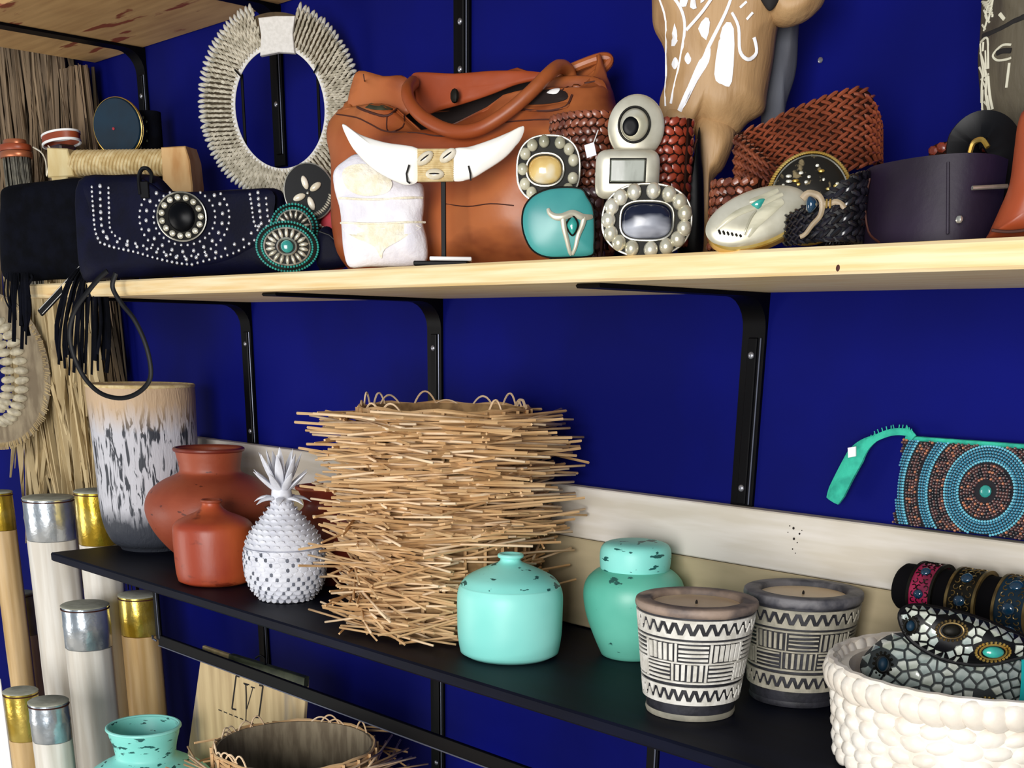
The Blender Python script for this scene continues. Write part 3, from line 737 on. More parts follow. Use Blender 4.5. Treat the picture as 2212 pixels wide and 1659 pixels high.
def mosaic(pf, t, n, seed, mind, avoid, mats):
    for (x, z), poly in chips(pf.o, n, seed, mind):
        if any((x-a)**2+(z-b_)**2 < r*r for a, b_, r in avoid): continue
        b = B(); top = [V((x+(q[0]-x)*.86, pf.z(*q)-.0017, z+(q[1]-z)*.86)) for q in poly]; bot = [V((q[0], pf.z(*q)+.0004, q[1])) for q in poly]
        m_ = len(poly); cc = V((x, pf.z(x, z)-.0021, z)); vs = [v-cc for v in bot+top]+[V((0, 0, 0))]
        sgn = sum(poly[i][0]*poly[(i+1) % m_][1]-poly[(i+1) % m_][0]*poly[i][1] for i in range(m_))
        fs = [(i, (i+1) % m_, m_+(i+1) % m_, m_+i) for i in range(m_)]+[(m_+i, m_+(i+1) % m_, 2*m_) for i in range(m_)]
        if sgn < 0: fs = [f[::-1] for f in fs]
        b.add(vs, fs); b.build('stone_chip', R_.choice(mats), t, 40, loc=cc)
def jewel(pf, t, x, z, r, ring, stone, rz=None):
    rz = rz or r
    y = pf.z(x, z); b = B(); n = max(14, int(2*PI*r/.0035))
    for k in range(n): a = 2*PI*k/n; b.ell((x+r*math.cos(a), pf.z(x+r*math.cos(a), z+rz*math.sin(a))-.0008, z+rz*math.sin(a)), (.0014, .0016, .0014), nu=6, nv=4)
    b.tube([(x+r*.78*math.cos(2*PI*k/24), pf.z(x+r*.78*math.cos(2*PI*k/24), z+rz*.78*math.sin(2*PI*k/24))-.0012, z+rz*.78*math.sin(2*PI*k/24)) for k in range(24)], .0009, 5, closed=True)
    b.build('jewel_ring', M[ring], t); B().ell((x, y-.0008, z), (r*.62, .0035, rz*.62), nu=16, nv=8).build('jewel_stone', M[stone], t)
fr = Frame(V((BC.x-.002, BC.y-.004, BC.z+.035)), 38, 12)
body = smooth2(fr.xz([(1866, 1470), (1858, 1435), (1880, 1400), (1930, 1368), (2000, 1372), (2090, 1395), (2180, 1400), (2235, 1405), (2262, 1460), (2262, 1545), (2200, 1590), (2060, 1600), (1930, 1570), (1890, 1520)]), 4)
t = thing('mosaic_pouch', 'grey stone-mosaic clutch bag with a teal band lying in the white basket', 'bag', fr)
pf = Puff(body, .040, .028, edge=.55); pf.mesh().build('body', M['mosaic_ground'], t, 80)
j1 = fr.xz([(1898, 1432), (1936, 1520), (2106, 1524), (2040, 1470)])
s_ = 1/ppm(fr.O)
flap = smooth2(fr.xz([(1924, 1325), (1950, 1309), (2010, 1316), (2080, 1334), (2150, 1362), (2212, 1393), (2204, 1402), (2160, 1418), (2090, 1430), (2020, 1420), (1965, 1394), (1935, 1365)]), 4)
mosaic(pf, t, 260, 3, 17*s_, [(j1[0][0], j1[0][1], 24*s_), (j1[1][0], j1[1][1], 32*s_), (j1[2][0], j1[2][1], 30*s_)], (M['mosaic'], M['mosaic'], M['mosaic2']))
jewel(pf, t, *j1[0], 17*s_, 'silver_dark', 'teal_dark', 24*s_); jewel(pf, t, *j1[1], 30*s_, 'silver_dark', 'onyx'); jewel(pf, t, *j1[2], 24*s_, 'gold', 'turq_stone')
st_ = fr.xz([(2186, 1422), (2240, 1425), (2240, 1560), (2184, 1556)])
b = B(); xs = sorted(q[0] for q in st_); z0 = min(q[1] for q in st_); z1 = max(q[1] for q in st_)
vs = []; fs = []; nn = 10
for i in range(nn+1):
    z = z0+(z1-z0)*i/nn
    for x in (xs[0], (xs[0]+xs[-1])/2, xs[-1]): vs.append((x, pf.z(x, z)-.0035, z))
for i in range(nn):
    for j in range(2): fs.append((i*3+j, i*3+j+1, i*3+j+4, i*3+j+3))
b.add(vs, fs); b.build('teal_band', M['bright_teal'], t, label='bright teal band across the pouch')
pf2 = Puff(flap, .014, .006, edge=.5, base=-.050); fo = pf2.mesh().build('flap', M['black_leather'], t, 80)
b = B(); b.tube([(x, -.050, z) for x, z in flap], .0024, 6, closed=True); b.build('flap_piping', M['black_leather'], fo)
jj = fr.xz([(1942, 1350), (2022, 1360), (2108, 1404)])
mosaic(pf2, fo, 90, 5, 15*s_, [(jj[0][0], jj[0][1], 18*s_), (jj[1][0], jj[1][1], 36*s_), (jj[2][0], jj[2][1], 38*s_)], (M['mosaic2'], M['mosaic2'], M['mosaic']))
jewel(pf2, fo, *jj[0], 14*s_, 'silver_dark', 'teal_dark', 18*s_); jewel(pf2, fo, *jj[1], 30*s_, 'brass_old', 'silver_dark', 20*s_); jewel(pf2, fo, *jj[2], 34*s_, 'gold', 'turq_stone', 19*s_)
# bracelet roll
A = onY(1955, 1266, -.052); L = .42; rr_ = .0235
t = thing('bracelet_roll', 'black velvet display roll holding the bracelets behind the white basket', 'stand', loc=A)
b = B(); b.tube([(-.004, 0, 0), (0, 0, 0), (L, 0, 0)], [rr_*.86, rr_, rr_], 32); b.build('roll', M['velvet_black'], t)
for dx in (.1, L-.06): B().bbox((dx, .024, -(A.z)/2+.005), (.012, .006, A.z+.008), .001).build('post', M['velvet_black'], t, smooth=0)
def cuff(px, wpx, m, em, label, pat):
    P = onY(px, 1290, A.y-.02); x = P.x; w_ = wpx/ppm(P); r = rr_+.0025
    t = thing('bracelet', label, 'bracelet', loc=(x, A.y, A.z), group='bracelets on the black roll')
    rot = lambda q: (q[2], q[1], -q[0])
    def ring(prof_, n=40):
        b = B(); vs = []; fs = []
        for x_, r_ in prof_:
            for k in range(n): a = 2*PI*k/n; vs.append((x_, r_*math.cos(a), r_*math.sin(a)))
        Lp = len(prof_)
        for j in range(Lp):
            for k in range(n): A_ = j*n; C_ = ((j+1) % Lp)*n; fs.append((A_+k, C_+k, C_+(k+1) % n, A_+(k+1) % n))
        return b.add(vs, fs)
    ring([(-w_/2, r-.0018), (-w_/2, r+.001), (w_/2, r+.001), (w_/2, r-.0018)]).build('band', m, t, 40)
    for s in (-1, 1): ring([(s*w_/2-.0014, r-.0016), (s*w_/2-.0014, r+.0022), (s*w_/2+.0014, r+.0022), (s*w_/2+.0014, r-.0016)]).build('edge_ring', em, t, 40)
    b = B(); rq = random.Random(int(px))
    for k in range(26):
        a = 2*PI*k/26; 
        for s in (-1, 0, 1):
            xx = s*w_*.27+rq.uniform(-.001, .001); q = V((xx, (r+.0014)*math.cos(a), (r+.0014)*math.sin(a)))
            if pat == 'dot': b.ell(q, (.0016, .0012, .0012), nu=6, nv=4)
            else:
                tn = V((0, -math.sin(a), math.cos(a))); ph = rq.uniform(0, 6); rad = .0024
                b.tube([q+V((rad*math.cos(ph+u), 0, 0))+tn*(rad*math.sin(ph+u)) for u in [i*.8 for i in range(6)]], .0006, 4)
    b.build('filigree', em, t)
    for a in (PI*1.0, PI*.72, PI*1.28):
        q = V((0, (r+.0015)*math.cos(a), (r+.0015)*math.sin(a))); rm_ = Matrix.Rotation(a, 3, 'X')
        B().ell(q, (w_*.22, .003, w_*.2), rm_, 12, 6).build('stone', M['blue_stone'] if pat == 'curl' else M['braid_dark'], t)
cuff(1990, 52, M['magenta'], M['silver_dark'], 'crimson pink bracelet with dark scrollwork, first on the black roll', 'curl')
cuff(2080, 62, M['silver_dark'], M['brass_old'], 'dark brass bracelet with curling filigree, second on the black roll', 'curl')
cuff(2188, 70, M['teal_dark'], M['brass_old'], 'dark blue and brass bracelet cut off at the right edge', 'curl')
# ------------------------------------------------------------------ beaded clutch on the back board
fr = Frame(onY(2050, 1148, -.012), 0, 0)
fr.O.z = HB+.0022; t = thing('beaded_clutch', 'beaded clutch with concentric blue and brown rings standing on the white board', 'bag', fr)
k_ = 1/ppm(fr.O); cc = fr.xz([(2131, 1061)])[0]
P = fr.xz([(1952, 944), (1929, 1133)]); zt, zb = P[0][1], 0.0; xl = P[1][0]; xr = cc[0]+(cc[0]-xl)*.98
B().bbox(((xl+xr)/2, .004, (zt+zb)/2), (xr-xl, .011, zt-zb), .003).build('body', M['dark_cloth'], t, smooth=0)
def beads(name, r0, r1, m, sp=.0030):
    b = B(); r = r0
    while r <= r1+1e-6:
        n = max(1, int(2*PI*r/sp))
        for k in range(n):
            a = 2*PI*k/n; x = cc[0]+r*math.cos(a); z = cc[1]+r*math.sin(a)*1.0
            if xl+.001 < x < xr-.001 and zb+.001 < z < zt-.002: b.ell((x, -.0022, z), (.0014, .0011, .0014), nu=5, nv=4)
        r += .0029
    b.build(name, m, t, kind='stuff')
B().ell((cc[0], -.0025, cc[1]), (.0062, .0018, .0062), nu=16, nv=6).build('center_stone', M['turq_stone'], t)
rw = fr.xz([(1940, 1061)])[0][0]; U = (cc[0]-rw)/12.
def mixed(r0, r1):
    for m, f in (('bead_brown', 0), ('bead_copper', 1), ('bead_black', 2)):
        b = B(); rq = random.Random(9); r = r0
        while r <= r1:
            n = int(2*PI*r/.0031)
            for k in range(n):
                a = 2*PI*k/n; x = cc[0]+r*math.cos(a); z = cc[1]+r*math.sin(a); s = rq.random(); s = 0 if s < .5 else (1 if s < .62 else 2)
                if s == f and xl+.001 < x < xr-.001 and zb+.001 < z < zt-.002: b.ell((x, -.0022, z), (.0015, .0012, .0015), nu=5, nv=4)
            r += .0031
        b.build('bead_ring', M[m], t, kind='stuff')
for (a, b_, kd) in [(1.6, 3.4, 'm'), (3.7, 3.7, 'l'), (4.0, 5.2, 'b'), (5.45, 5.45, 'l'), (5.8, 7.6, 'm'), (7.9, 7.9, 'l'), (8.2, 9.2, 'b'), (9.5, 11.0, 'm'), (11.25, 11.25, 'l'), (11.5, 12.4, 'b'), (12.7, 15, 'm')]:
    if kd == 'm': mixed(a*U, b_*U)
    else: beads('bead_ring', a*U, b_*U, M['bead_blue'] if kd == 'b' else M['bead_sky'])
b = B(); b.tube([(xl+.004, -.001, zt-.0005), (xr-.004, -.001, zt-.0005)], .0024, 6); b.build('zip', M['teal_cloth'], t, label='teal zip along the top edge')
q = fr.pts([(1974, 946), (1960, 934), (1925, 934), (1885, 950), (1858, 972), (1835, 1010), (1812, 1055), (1799, 1082)], .008)
b = B(); b.tube(sm3(q, 5), [(.0038 if i < 14 else .0038+.0075*min(1, (i-14)/8.)*(1 if i < 31 else 1-(i-31)/12.)) for i in range(36)], 8, flat=.4, up=(0, -1, 0)); so = b.build('wrist_strap', M['teal_cloth'], t, label='teal fabric wrist strap hanging to the left')
b = B(); rq = random.Random(4)
pp = sm3(q, 5)
for i in range(0, 20):
    p_ = pp[min(i, 35)]; b.tube([p_, p_+V((rq.uniform(-.003, .003), -.002, .007))], .0006, 4)
b.build('fringe', M['teal_cloth'], so, kind='stuff')
q = fr.xz([(1847, 966), (1864, 963), (1864, 984), (1848, 987)]); B().prism(q, -.013, -.0145).build('price_tag', M['white'], so, smooth=0)
# ------------------------------------------------------------------ bamboo tubes
def tube_(px, pyt, hw, Y, m, cap, label, pyc, below=0, lean=0):
    P = onY(px, pyt, Y); k = ppm(P); r = hw/k*.98; zt = P.z; zc = zat(P.x, P.y, pyc); zf = -.97
    t = thing('bamboo_drum', label, 'drum', loc=(P.x, P.y, zf), group='bamboo drums on the floor at the left')
    H = zt-zf; hc = zc-zf-.004
    n = 18; pr = []
    for i in range(15):
        z = .001+(hc-.001)*i/14; pr.append((r*(1+.012*(i % 5 == 0)), z))
    B().lathe(pr, 40, fn=lambda q, a: V((q.x, q.y, 0))*(.02*math.cos(a*n/2))).build('body', m, t, 60)
    B().lathe([(r*.985, hc+.0005), (r*1.01, hc+.002), (r*1.012, hc+(H-hc)*.45), (r*1.03, hc+(H-hc)*.52), (r*1.01, hc+(H-hc)*.6), (r*1.0, H-.002)], 40, fn=lambda q, a: V((q.x, q.y, 0))*(.02*noise.noise(V((math.cos(a)*3, math.sin(a)*3, q.z*20))))).build('foil_cap', cap, t, 60)
    B().lathe([(r*1.03, H-.0015), (r*1.04, H), (r*.96, H+.002), (.002, H+.001)], 40).build('drum_head', M['drum_top'], t, 60)
    b = B(); b.tube([(r*1.02*math.cos(2*PI*k/40), r*1.02*math.sin(2*PI*k/40), H-.006) for k in range(40)], .0012, 5, closed=True); b.build('cord', M['seam'], t)
tube_(103, 1074, 53, -.19, M['bamboo_white'], M['foil_silver'], 'tallest white bamboo drum with a silver foil cap', 1160)
tube_(-2, 1062, 27, -.17, M['bamboo_tan'], M['foil_gold'], 'tan bamboo drum with gold cap cut off at the left edge', 1140)
tube_(205, 1060, 44, -.150, M['bamboo_white'], M['foil_gold'], 'pale bamboo drum with crumpled gold cap left of the bark vase', 1170)
tube_(183, 1306, 50, -.24, M['bamboo_white'], M['foil_silver'], 'white bamboo drum with crumpled silver cap below the dark shelf end', 1392)
tube_(298, 1284, 42, -.12, M['bamboo_tan'], M['foil_gold'], 'shaded tan bamboo drum with gold cap beside the rail end', 1365)
tube_(46, 1280, 26, -.12, M['bamboo_tan'], M['foil_gold'], 'thin orange bamboo drum squeezed behind the tallest white one', 1366)
tube_(44, 1492, 36, -.36, M['bamboo_tan'], M['foil_gold'], 'short tan bamboo drum with gold cap at the lower left corner', 1590)
tube_(104, 1514, 42, -.40, M['bamboo_white'], M['foil_silver'], 'short white bamboo drum with silver cap, frontmost', 1592)
fr = Frame(onY(4, 1560, -.34), 40); t = thing('white_card', 'white card slipping in at the lower left corner of the photo', 'card', fr)
b_z = fr.xz([(4, 1458)])[0][1]; B().prism([(-.06, -.97-fr.O.z), (.008, -.97-fr.O.z), (.008, b_z-.01), (-.001, b_z), (-.06, b_z)], .003, 0, .0006).build('card', M['white'], t, smooth=0)
# ------------------------------------------------------------------ raffia
def blade(b, p0, L, w_, rq, bend=.06, th=.0008, flare=(0, 0)):
    n = 5; an = rq.uniform(0, PI); dx = rq.gauss(flare[0], bend); dy = rq.gauss(flare[1], bend*.3); pts = []; wob = rq.uniform(-.012, .012)
    for i in range(n):
        s = i/(n-1); pts.append(V(p0)+V((dx*s*s*L*2+wob*math.sin(s*PI*1.5), dy*s*L, -L*s)))
    up = V((math.cos(an), math.sin(an)*1.0-.6, 0))
    b.tube(pts, [w_*.5, w_*.6, w_*.55, w_*.5, w_*.2], 4, flat=.22, up=up)
x0, x1 = onY(0, 400, -.05).x, onY(215, 400, -.05).x
t = thing('raffia_bundle', 'hanging curtain of dry raffia leaves in the left corner', 'raffia', loc=(0, 0, 0))
rq = random.Random(21)
def ztop(x, y, low=False): return (x, y, rq.uniform(.3, .8)) if low else (x, y, rq.uniform(.88, 1.02) if x < -2.43 else .828)
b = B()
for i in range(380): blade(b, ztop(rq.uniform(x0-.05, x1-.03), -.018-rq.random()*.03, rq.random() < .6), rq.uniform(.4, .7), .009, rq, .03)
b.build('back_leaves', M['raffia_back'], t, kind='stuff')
b = B()
for i in range(150): blade(b, ztop(rq.uniform(x0, x1-.02), -.04-rq.random()*.02), rq.uniform(.35, .5), .006, rq, .08)
b.build('upper_twigs', M['raffia_dark'], t, kind='stuff')
for i in range(190):
    b = B(); f = rq.random(); blade(b, (rq.uniform(x0+.02, x1-.045), -.052-rq.random()*.03, rq.uniform(.24, .52)), rq.uniform(.2, .42), rq.uniform(.007, .019), rq, .08, flare=(.02-(.06*f), 0)); b.build('leaf', M['raffia'], t)
b = B(); b.tube([(x0-.05, -.045, 1.03), (-2.42, -.045, 1.03)], .010, 8); b.build('hanging_rod', M['block_wood'], t)
mat('collar_shell', 'c2b89e', 'a09680', sc_=80, rough=.5)
# cowrie ring on the raffia
fr = Frame(onY(-15, 800, -.175), 50); k_ = 1/ppm(fr.O)
t = thing('cowrie_collar', 'round cowrie shell collar hanging on the raffia at the left edge', 'necklace', fr)
b = B(); b.tube([(88*k_*math.cos(2*PI*i/48), 0, 128*k_*math.sin(2*PI*i/48)) for i in range(48)], 36*k_, 8, closed=True, flat=.25, up=(0, -1, 0)); b.build('woven_backing', M['stick_grey'], t)
for rx, rz, n in ((34, 78, 26), (62, 108, 34), ):
    for k in range(n):
        a = 2*PI*k/n; B().ell((rx*k_*math.cos(a), -.009, rz*k_*math.sin(a)), (16*k_, .0045, 8.5*k_), Matrix.Rotation(-a*.55 if math.cos(a) > 0 else a*.3, 3, 'Y'), 10, 6).build('cowrie', M['collar_shell'], t)
b = B()
for k in range(240):
    a = 2*PI*k/240; q = V((96*k_*math.cos(a), -.004, 136*k_*math.sin(a))); b.tube([q, q+V((math.cos(a)*rq.uniform(14, 30)*k_, -.002, math.sin(a)*26*k_-.004))], .0011, 4)
b.build('fringe', M['raffia'], t, kind='stuff')
mat('skull_bone', 'a8967c', '8c7a60', sc_=60, rough=.45)
# ================================================================== things on the pine shelf
def sit(px, Y): q = onY(px, 560, Y); return V((q.x, q.y, ZU+.0008))
SIT = ZU+.0008
# ------------------------------------------------------------------ brown handbag
O = sit(1035, -.135); fr = Frame(O, 18); k_ = 1/fr.k()
t = thing('leather_handbag', 'slouchy brown leather handbag with rolled handles', 'handbag', fr)
def X(px, py): return fr.at(px, py).x
def Zp(px, py): return fr.at(px, py).z
# rings: (left px, right px, py level, half depth m)
RG = [(775, 1300, 568, .050), (752, 1318, 545, .066), (745, 1325, 480, .072), (742, 1328, 400, .072), (735, 1330, 330, .068), (724, 1326, 285, .060), (722, 1322, 248, .048), (738, 1318, 222, .040)]
prf = []
for l, r, py, dp in RG:
    a = fr.at(l, py); c_ = fr.at(r, py); prf.append(((a.x+c_.x)/2, (c_.x-a.x)/2, (a.z+c_.z)/2, dp))
prf[0] = (prf[0][0], prf[0][1], .0, prf[0][3]); zz0 = prf[1][2]; prf[1] = (prf[1][0], prf[1][1], max(.012, zz0), prf[1][3])
P2 = smooth2([tuple(q) for q in prf], 4, False); NS = 72
def bagpt(cx, hw, z, dp, a, rise=0., pert=1.):
    c, s = math.cos(a), math.sin(a); x = cx+hw*math.copysign(abs(c)**(.55), c); y = dp*math.copysign(abs(s)**.75, s)
    n1 = noise.noise(V((x*9, z*14, s*1.2)))*.017+noise.noise(V((x*22, z*34, 5+s)))*.006
    k = pert*min(1, z/.03)
    return V((x, y+(-1 if s < 0 else 1)*abs(s)*n1*k, z+rise))
ZT0 = P2[-1][2]; ZB0 = Zp(1000, 300)
def drop(u): return .036*math.exp(-((u+.20)/.20)**2)+.024*math.exp(-((u-.12)/.18)**2)
def wz(z): return max(0, min(1, (z-ZB0)/(ZT0-ZB0)))
vs = []; fs = []
for cx, hw, z, dp in P2:
    for i in range(NS):
        q = bagpt(cx, hw, z, dp, 2*PI*i/NS); q.z -= drop((q.x-cx)/hw)*max(0, -math.sin(2*PI*i/NS))**.4*wz(z); vs.append(q)
nr = len(P2)
# collar: back rises, front turns over
zt = P2[-1][2]; cx, hw, _, dp = P2[-1]
backtop = Zp(1000, 152)
def collar(j, J, a):
    c, s = math.cos(a), math.sin(a); k = j/J; bk = max(0, s)
    x = cx+hw*(1-.10*k)*math.copysign(abs(c)**.55, c); u = (x-cx)/hw
    if s >= 0: top = backtop-zt+.014*noise.noise(V((u*3, 1, 0))); y = dp*(abs(s)**.75)*(1+.05*k); return V((x, y, zt+top*k*min(1, s*3+.55)))
    top = (backtop-zt)*.55*max(0, 1-min(1, -s*2.2))
    y = -dp*(abs(s)**.75)*(1-.22*k); return V((x, y, zt+top*k+.003*k-drop(u)*max(0, -s)**.4))
J = 7
for j in range(1, J+1):
    for i in range(NS): vs.append(collar(j, J, 2*PI*i/NS)+V((0, .004*noise.noise(V((i*.4, j*.6, 0))), 0)))
tot = nr+J
for j in range(tot-1):
    for i in range(NS): fs.append((j*NS+i, j*NS+(i+1) % NS, (j+1)*NS+(i+1) % NS, (j+1)*NS+i))
fs.append(tuple(range(NS))[::-1])
b = B(); b.add(vs, fs); o = b.build('body', M['bag_leather'], t, 180)
md = o.modifiers.new('s', 'SOLIDIFY'); md.thickness = .003; md.offset = -1
lv = []; lf = []
for j, (zz_, wj) in enumerate(((zt-.10, 0), (zt-.05, .3), (zt-.022, 1), (zt-.004, 1))):
    for i in range(NS):
        q = bagpt(cx, hw*.96, zz_, dp*.86, 2*PI*i/NS, 0, 0); s_2 = math.sin(2*PI*i/NS); q.z -= drop((q.x-cx)/hw)*max(0, -s_2)**.4*wj; q.z += (backtop-zt)*.8*max(0, s_2)**.3*(j == 3); lv.append(q)
lf = [(j*NS+i, (j+1)*NS+i, (j+1)*NS+(i+1) % NS, j*NS+(i+1) % NS) for j in range(3) for i in range(NS)]+[tuple(range(NS))]
B().add(lv, lf).build('lining', M['bag_inner'], t, 180)
from mathutils.bvhtree import BVHTree
BV = BVHTree.FromPolygons([V(v) for v in b.v], b.f)
Mi = fr.M.transposed()
def bagpx(px, py, off=.001):
    d = Mi @ ray(px, py); o_ = Mi @ (CAM-fr.O); h = BV.ray_cast(o_, d.normalized())
    p_ = h[0] if h[0] is not None else fr.at(px, py, .05)
    return p_-d.normalized()*off
def bagline(L_, w_, nm='seam', m='seam', off=.0003): B().tube(sm3([bagpx(a, q, off) for a, q in smooth2(L_, 4, False)], 1), w_*k_, 6).build(nm, M[m], t)
def bagpatch(nm, L_, m, label=None, off=.0016):
    o = smooth2(L_, 3); n = len(o); cc = (sum(q[0] for q in o)/n, sum(q[1] for q in o)/n)
    vs = [bagpx(cc[0]+(q[0]-cc[0])*s, cc[1]+(q[1]-cc[1])*s, of) for s, of in ((1, -.0005), (.93, off), (.5, off+.0006)) for q in o]+[bagpx(*cc, off+.0008)]
    fs = [(j*n+i, (j+1)*n+i, (j+1)*n+(i+1) % n, j*n+(i+1) % n) for j in range(2) for i in range(n)]+[(2*n+i, 3*n, 2*n+(i+1) % n) for i in range(n)]
    B().add(vs, fs).build(nm, M[m], t, 60, label=label)
hy = .052
def H(L, c0): return [fr.at(a, b_, c) for a, b_, c in L]
hd = H([(893, 178, .01), (880, 195, .045), (888, 225, .060), (920, 258, .070), (975, 283, .076), (1030, 280, .076), (1085, 250, .070), (1140, 205, .060), (1180, 165, .045), (1205, 145, .02), (1225, 150, 0), (1235, 175, -.01)], 0)
B().tube(sm3(hd, 6), .0074, 12).build('handle', M['bag_leather'], t, label='front rolled handle drooping across the opening')
hd = H([(1150, 195, .0), (1200, 165, -.01), (1255, 140, -.02), (1300, 125, -.025), (1316, 132, -.028), (1290, 160, -.02), (1240, 200, .0)], 0)
B().tube(sm3(hd, 6), .0056, 10, flat=1.0).build('handle', M['bag_leather'], t, label='rear handle standing up at the right')
# front collar flap over the opening (lower lip) and rear panel with snap
out = smooth2(fr.xz([(745, 240), (772, 170), (800, 156), (850, 172), (900, 250), (960, 268), (1050, 250), (1120, 205), (1180, 180), (1260, 175), (1312, 200), (1320, 250), (1180, 262), (1050, 290), (900, 290), (800, 268)]), 3)
def sheet(name, px, c, m, d=.004, label=None, par=None):
    o_ = smooth2(fr.xz(px), 4); pf = Puff(o_, d, .002, edge=.25, base=-c, nz=.002, nsc=40); return pf.mesh().build(name, m, par or t, 80, label=label)
sheet('side_panel', [(764, 235), (772, 185), (788, 157), (840, 168), (890, 172), (900, 240), (860, 262), (790, 258)], .012, M['bag_leather'], .004, 'raised left end of the bag mouth')
sheet('side_panel', [(1165, 180), (1215, 168), (1290, 168), (1316, 190), (1312, 235), (1240, 240), (1180, 215)], .008, M['bag_leather'], .004)
sheet('back_panel', [(872, 200), (885, 165), (905, 155), (980, 158), (1060, 152), (1130, 152), (1190, 160), (1160, 172), (1110, 184), (1060, 204), (1000, 224), (950, 238), (915, 248), (888, 232)], -.002, M['rust_leather'], .003, 'smooth inner back panel with a snap')
for L_, w_ in (([(727, 247), (770, 254), (800, 268), (835, 284), (900, 287), (950, 294), (1010, 292)], 1.5), ([(1050, 270), (1110, 262), (1180, 258), (1250, 262)], 1.5), ([(760, 212), (766, 228), (800, 243), (838, 250), (868, 224)], 2.6), ([(1120, 236), (1180, 240), (1222, 230), (1236, 205)], 2.6), ([(836, 250), (838, 284), (870, 274), (873, 248)], 1.4), ([(960, 440), (1010, 446), (1060, 440), (1110, 444)], 1.2), ([(1160, 205), (1200, 200), (1235, 185), (1290, 175)], 1.6), ([(785, 160), (788, 185), (784, 205)], 1.3)): bagline(L_, w_)
bagpatch('side_tab', [(765, 205), (790, 200), (830, 205), (862, 225), (840, 238), (800, 236), (768, 222)], 'olive_metal', 'dark green metal tab at the left')
bagpatch('side_tab', [(1122, 214), (1150, 198), (1190, 192), (1222, 197), (1226, 214), (1190, 224), (1135, 226)], 'bag_inner', 'dark tab with a white slip at the right')
bagpatch('side_strap', [(1130, 232), (1180, 228), (1225, 220), (1228, 232), (1185, 240), (1135, 240)], 'bag_leather')
bagpatch('paper_slip', [(1180, 201), (1193, 192), (1210, 191), (1202, 203)], 'white', None, .0035)
q = fr.at(982, 207, .012); B().ell(q, (.006, .004, .008)).build('snap', M['silver_dark'], t)
# ------------------------------------------------------------------ shell collar
O = sit(606, -.10); fr = Frame(O, 42); k_ = 1/ppm(onY(606, 237, -.10))
t = thing('shell_collar', 'large oval shell collar with a white cloth tab on top', 'necklace', fr)
CX, CZ = fr.xz([(606, 236)])[0]; rqs = random.Random(5)
def rad(a, kind):
    c, s = math.cos(a), math.sin(a)
    if kind == 0: rx, rz = 101, 119
    else: rx, rz = (174 if c > 0 else 172), (200 if s > 0 else 178)
    return (rx*c*k_, rz*s*k_)
b = B(); n = 96
vs = []; fs = []
for i in range(n):
    a = 2*PI*i/n; p0, p1 = rad(a, 0), rad(a, 1)
    fo_ = .80 if 1.25 < a < 1.92 else .95
    for (f, y) in ((0, .003), (fo_, .003), (fo_, -.001), (0, -.004)): vs.append((CX+p0[0]+(p1[0]-p0[0])*f, y, CZ+p0[1]+(p1[1]-p0[1])*f))
for i in range(n):
    for j in range(4): fs.append((i*4+j, ((i+1) % n)*4+j, ((i+1) % n)*4+(j+1) % 4, i*4+(j+1) % 4))
b.add(vs, fs).build('backing', M['raffia_back'], t, 40)
tab = (1.30, 1.86)
R7 = B(); RW = 10
shm = mesh_only(B().ell((0, 0, 0), (.0078, .0026, .0029), None, 8, 5), 'outer_shell', M['shell_grey'])
for row in range(RW+1):
    f = .10+.88*row/RW; nn = int(86+34*f)
    for i in range(nn):
        a = 2*PI*(i+.5*(row % 2))/nn
        if tab[0] < a < tab[1]: continue
        p0, p1 = rad(a, 0), rad(a, 1); x = CX+p0[0]+(p1[0]-p0[0])*f; z = CZ+p0[1]+(p1[1]-p0[1])*f
        da = math.atan2(p1[1]-p0[1], p1[0]-p0[0])+rqs.uniform(-.25, .25)
        if row == RW: inst(shm, 'outer_shell', t, (x, -.001, z), (rqs.uniform(-.3, .3), -da, 0), (rqs.uniform(.9, 1.25), 1, 1))
        else: R7.ell((x, -.004-.001*(row % 2), z), (.0056, .0024, .0020), Matrix.Rotation(-da, 3, 'Y'), 6, 4)
R7.build('inner_shells', M['shell_tan'], t, kind='stuff')
b = B(); b.tube([(CX+rad(2*PI*i/72, 0)[0]*1.02, -.003, CZ+rad(2*PI*i/72, 0)[1]*1.02) for i in range(72)], 5*k_, 8, closed=True, flat=.6, up=(0, -1, 0)); b.build('inner_rim', M['canvas_white'], t)
q = fr.xz([(562, 42), (600, 38), (641, 38), (636, 75), (640, 118), (606, 116), (566, 124), (568, 80)]); B().prism(q, -.001, -.0105, .001).build('cloth_tab', M['canvas_white'], t, smooth=0, label='white cloth tab')
for L_ in ([(507, 150), (516, 160), (522, 166)], [(687, 140), (682, 150), (678, 158)]): B().tube(fr.pts(L_, .011), 2*k_, 5).build('stand_hook', M['steel_black'], t)
for px in (522, 686):
    q = fr.at(px, 160, -.006); B().tube([q, (q.x, .006, .01), (q.x, .004, .0012)], .0022, 6).build('stand_wire', M['steel_black'], t)
zb_ = CZ-178*k_; B().bbox((CX, .012, .003), (.14, .05, .005), .001).build('stand_base', M['steel_black'], t, smooth=0)
for s in (-1, 1): B().tube([(CX+s*.05, .008, .006), (CX+s*.04, .005, zb_+.02)], .0025, 6).build('stand_wire', M['steel_black'], t)
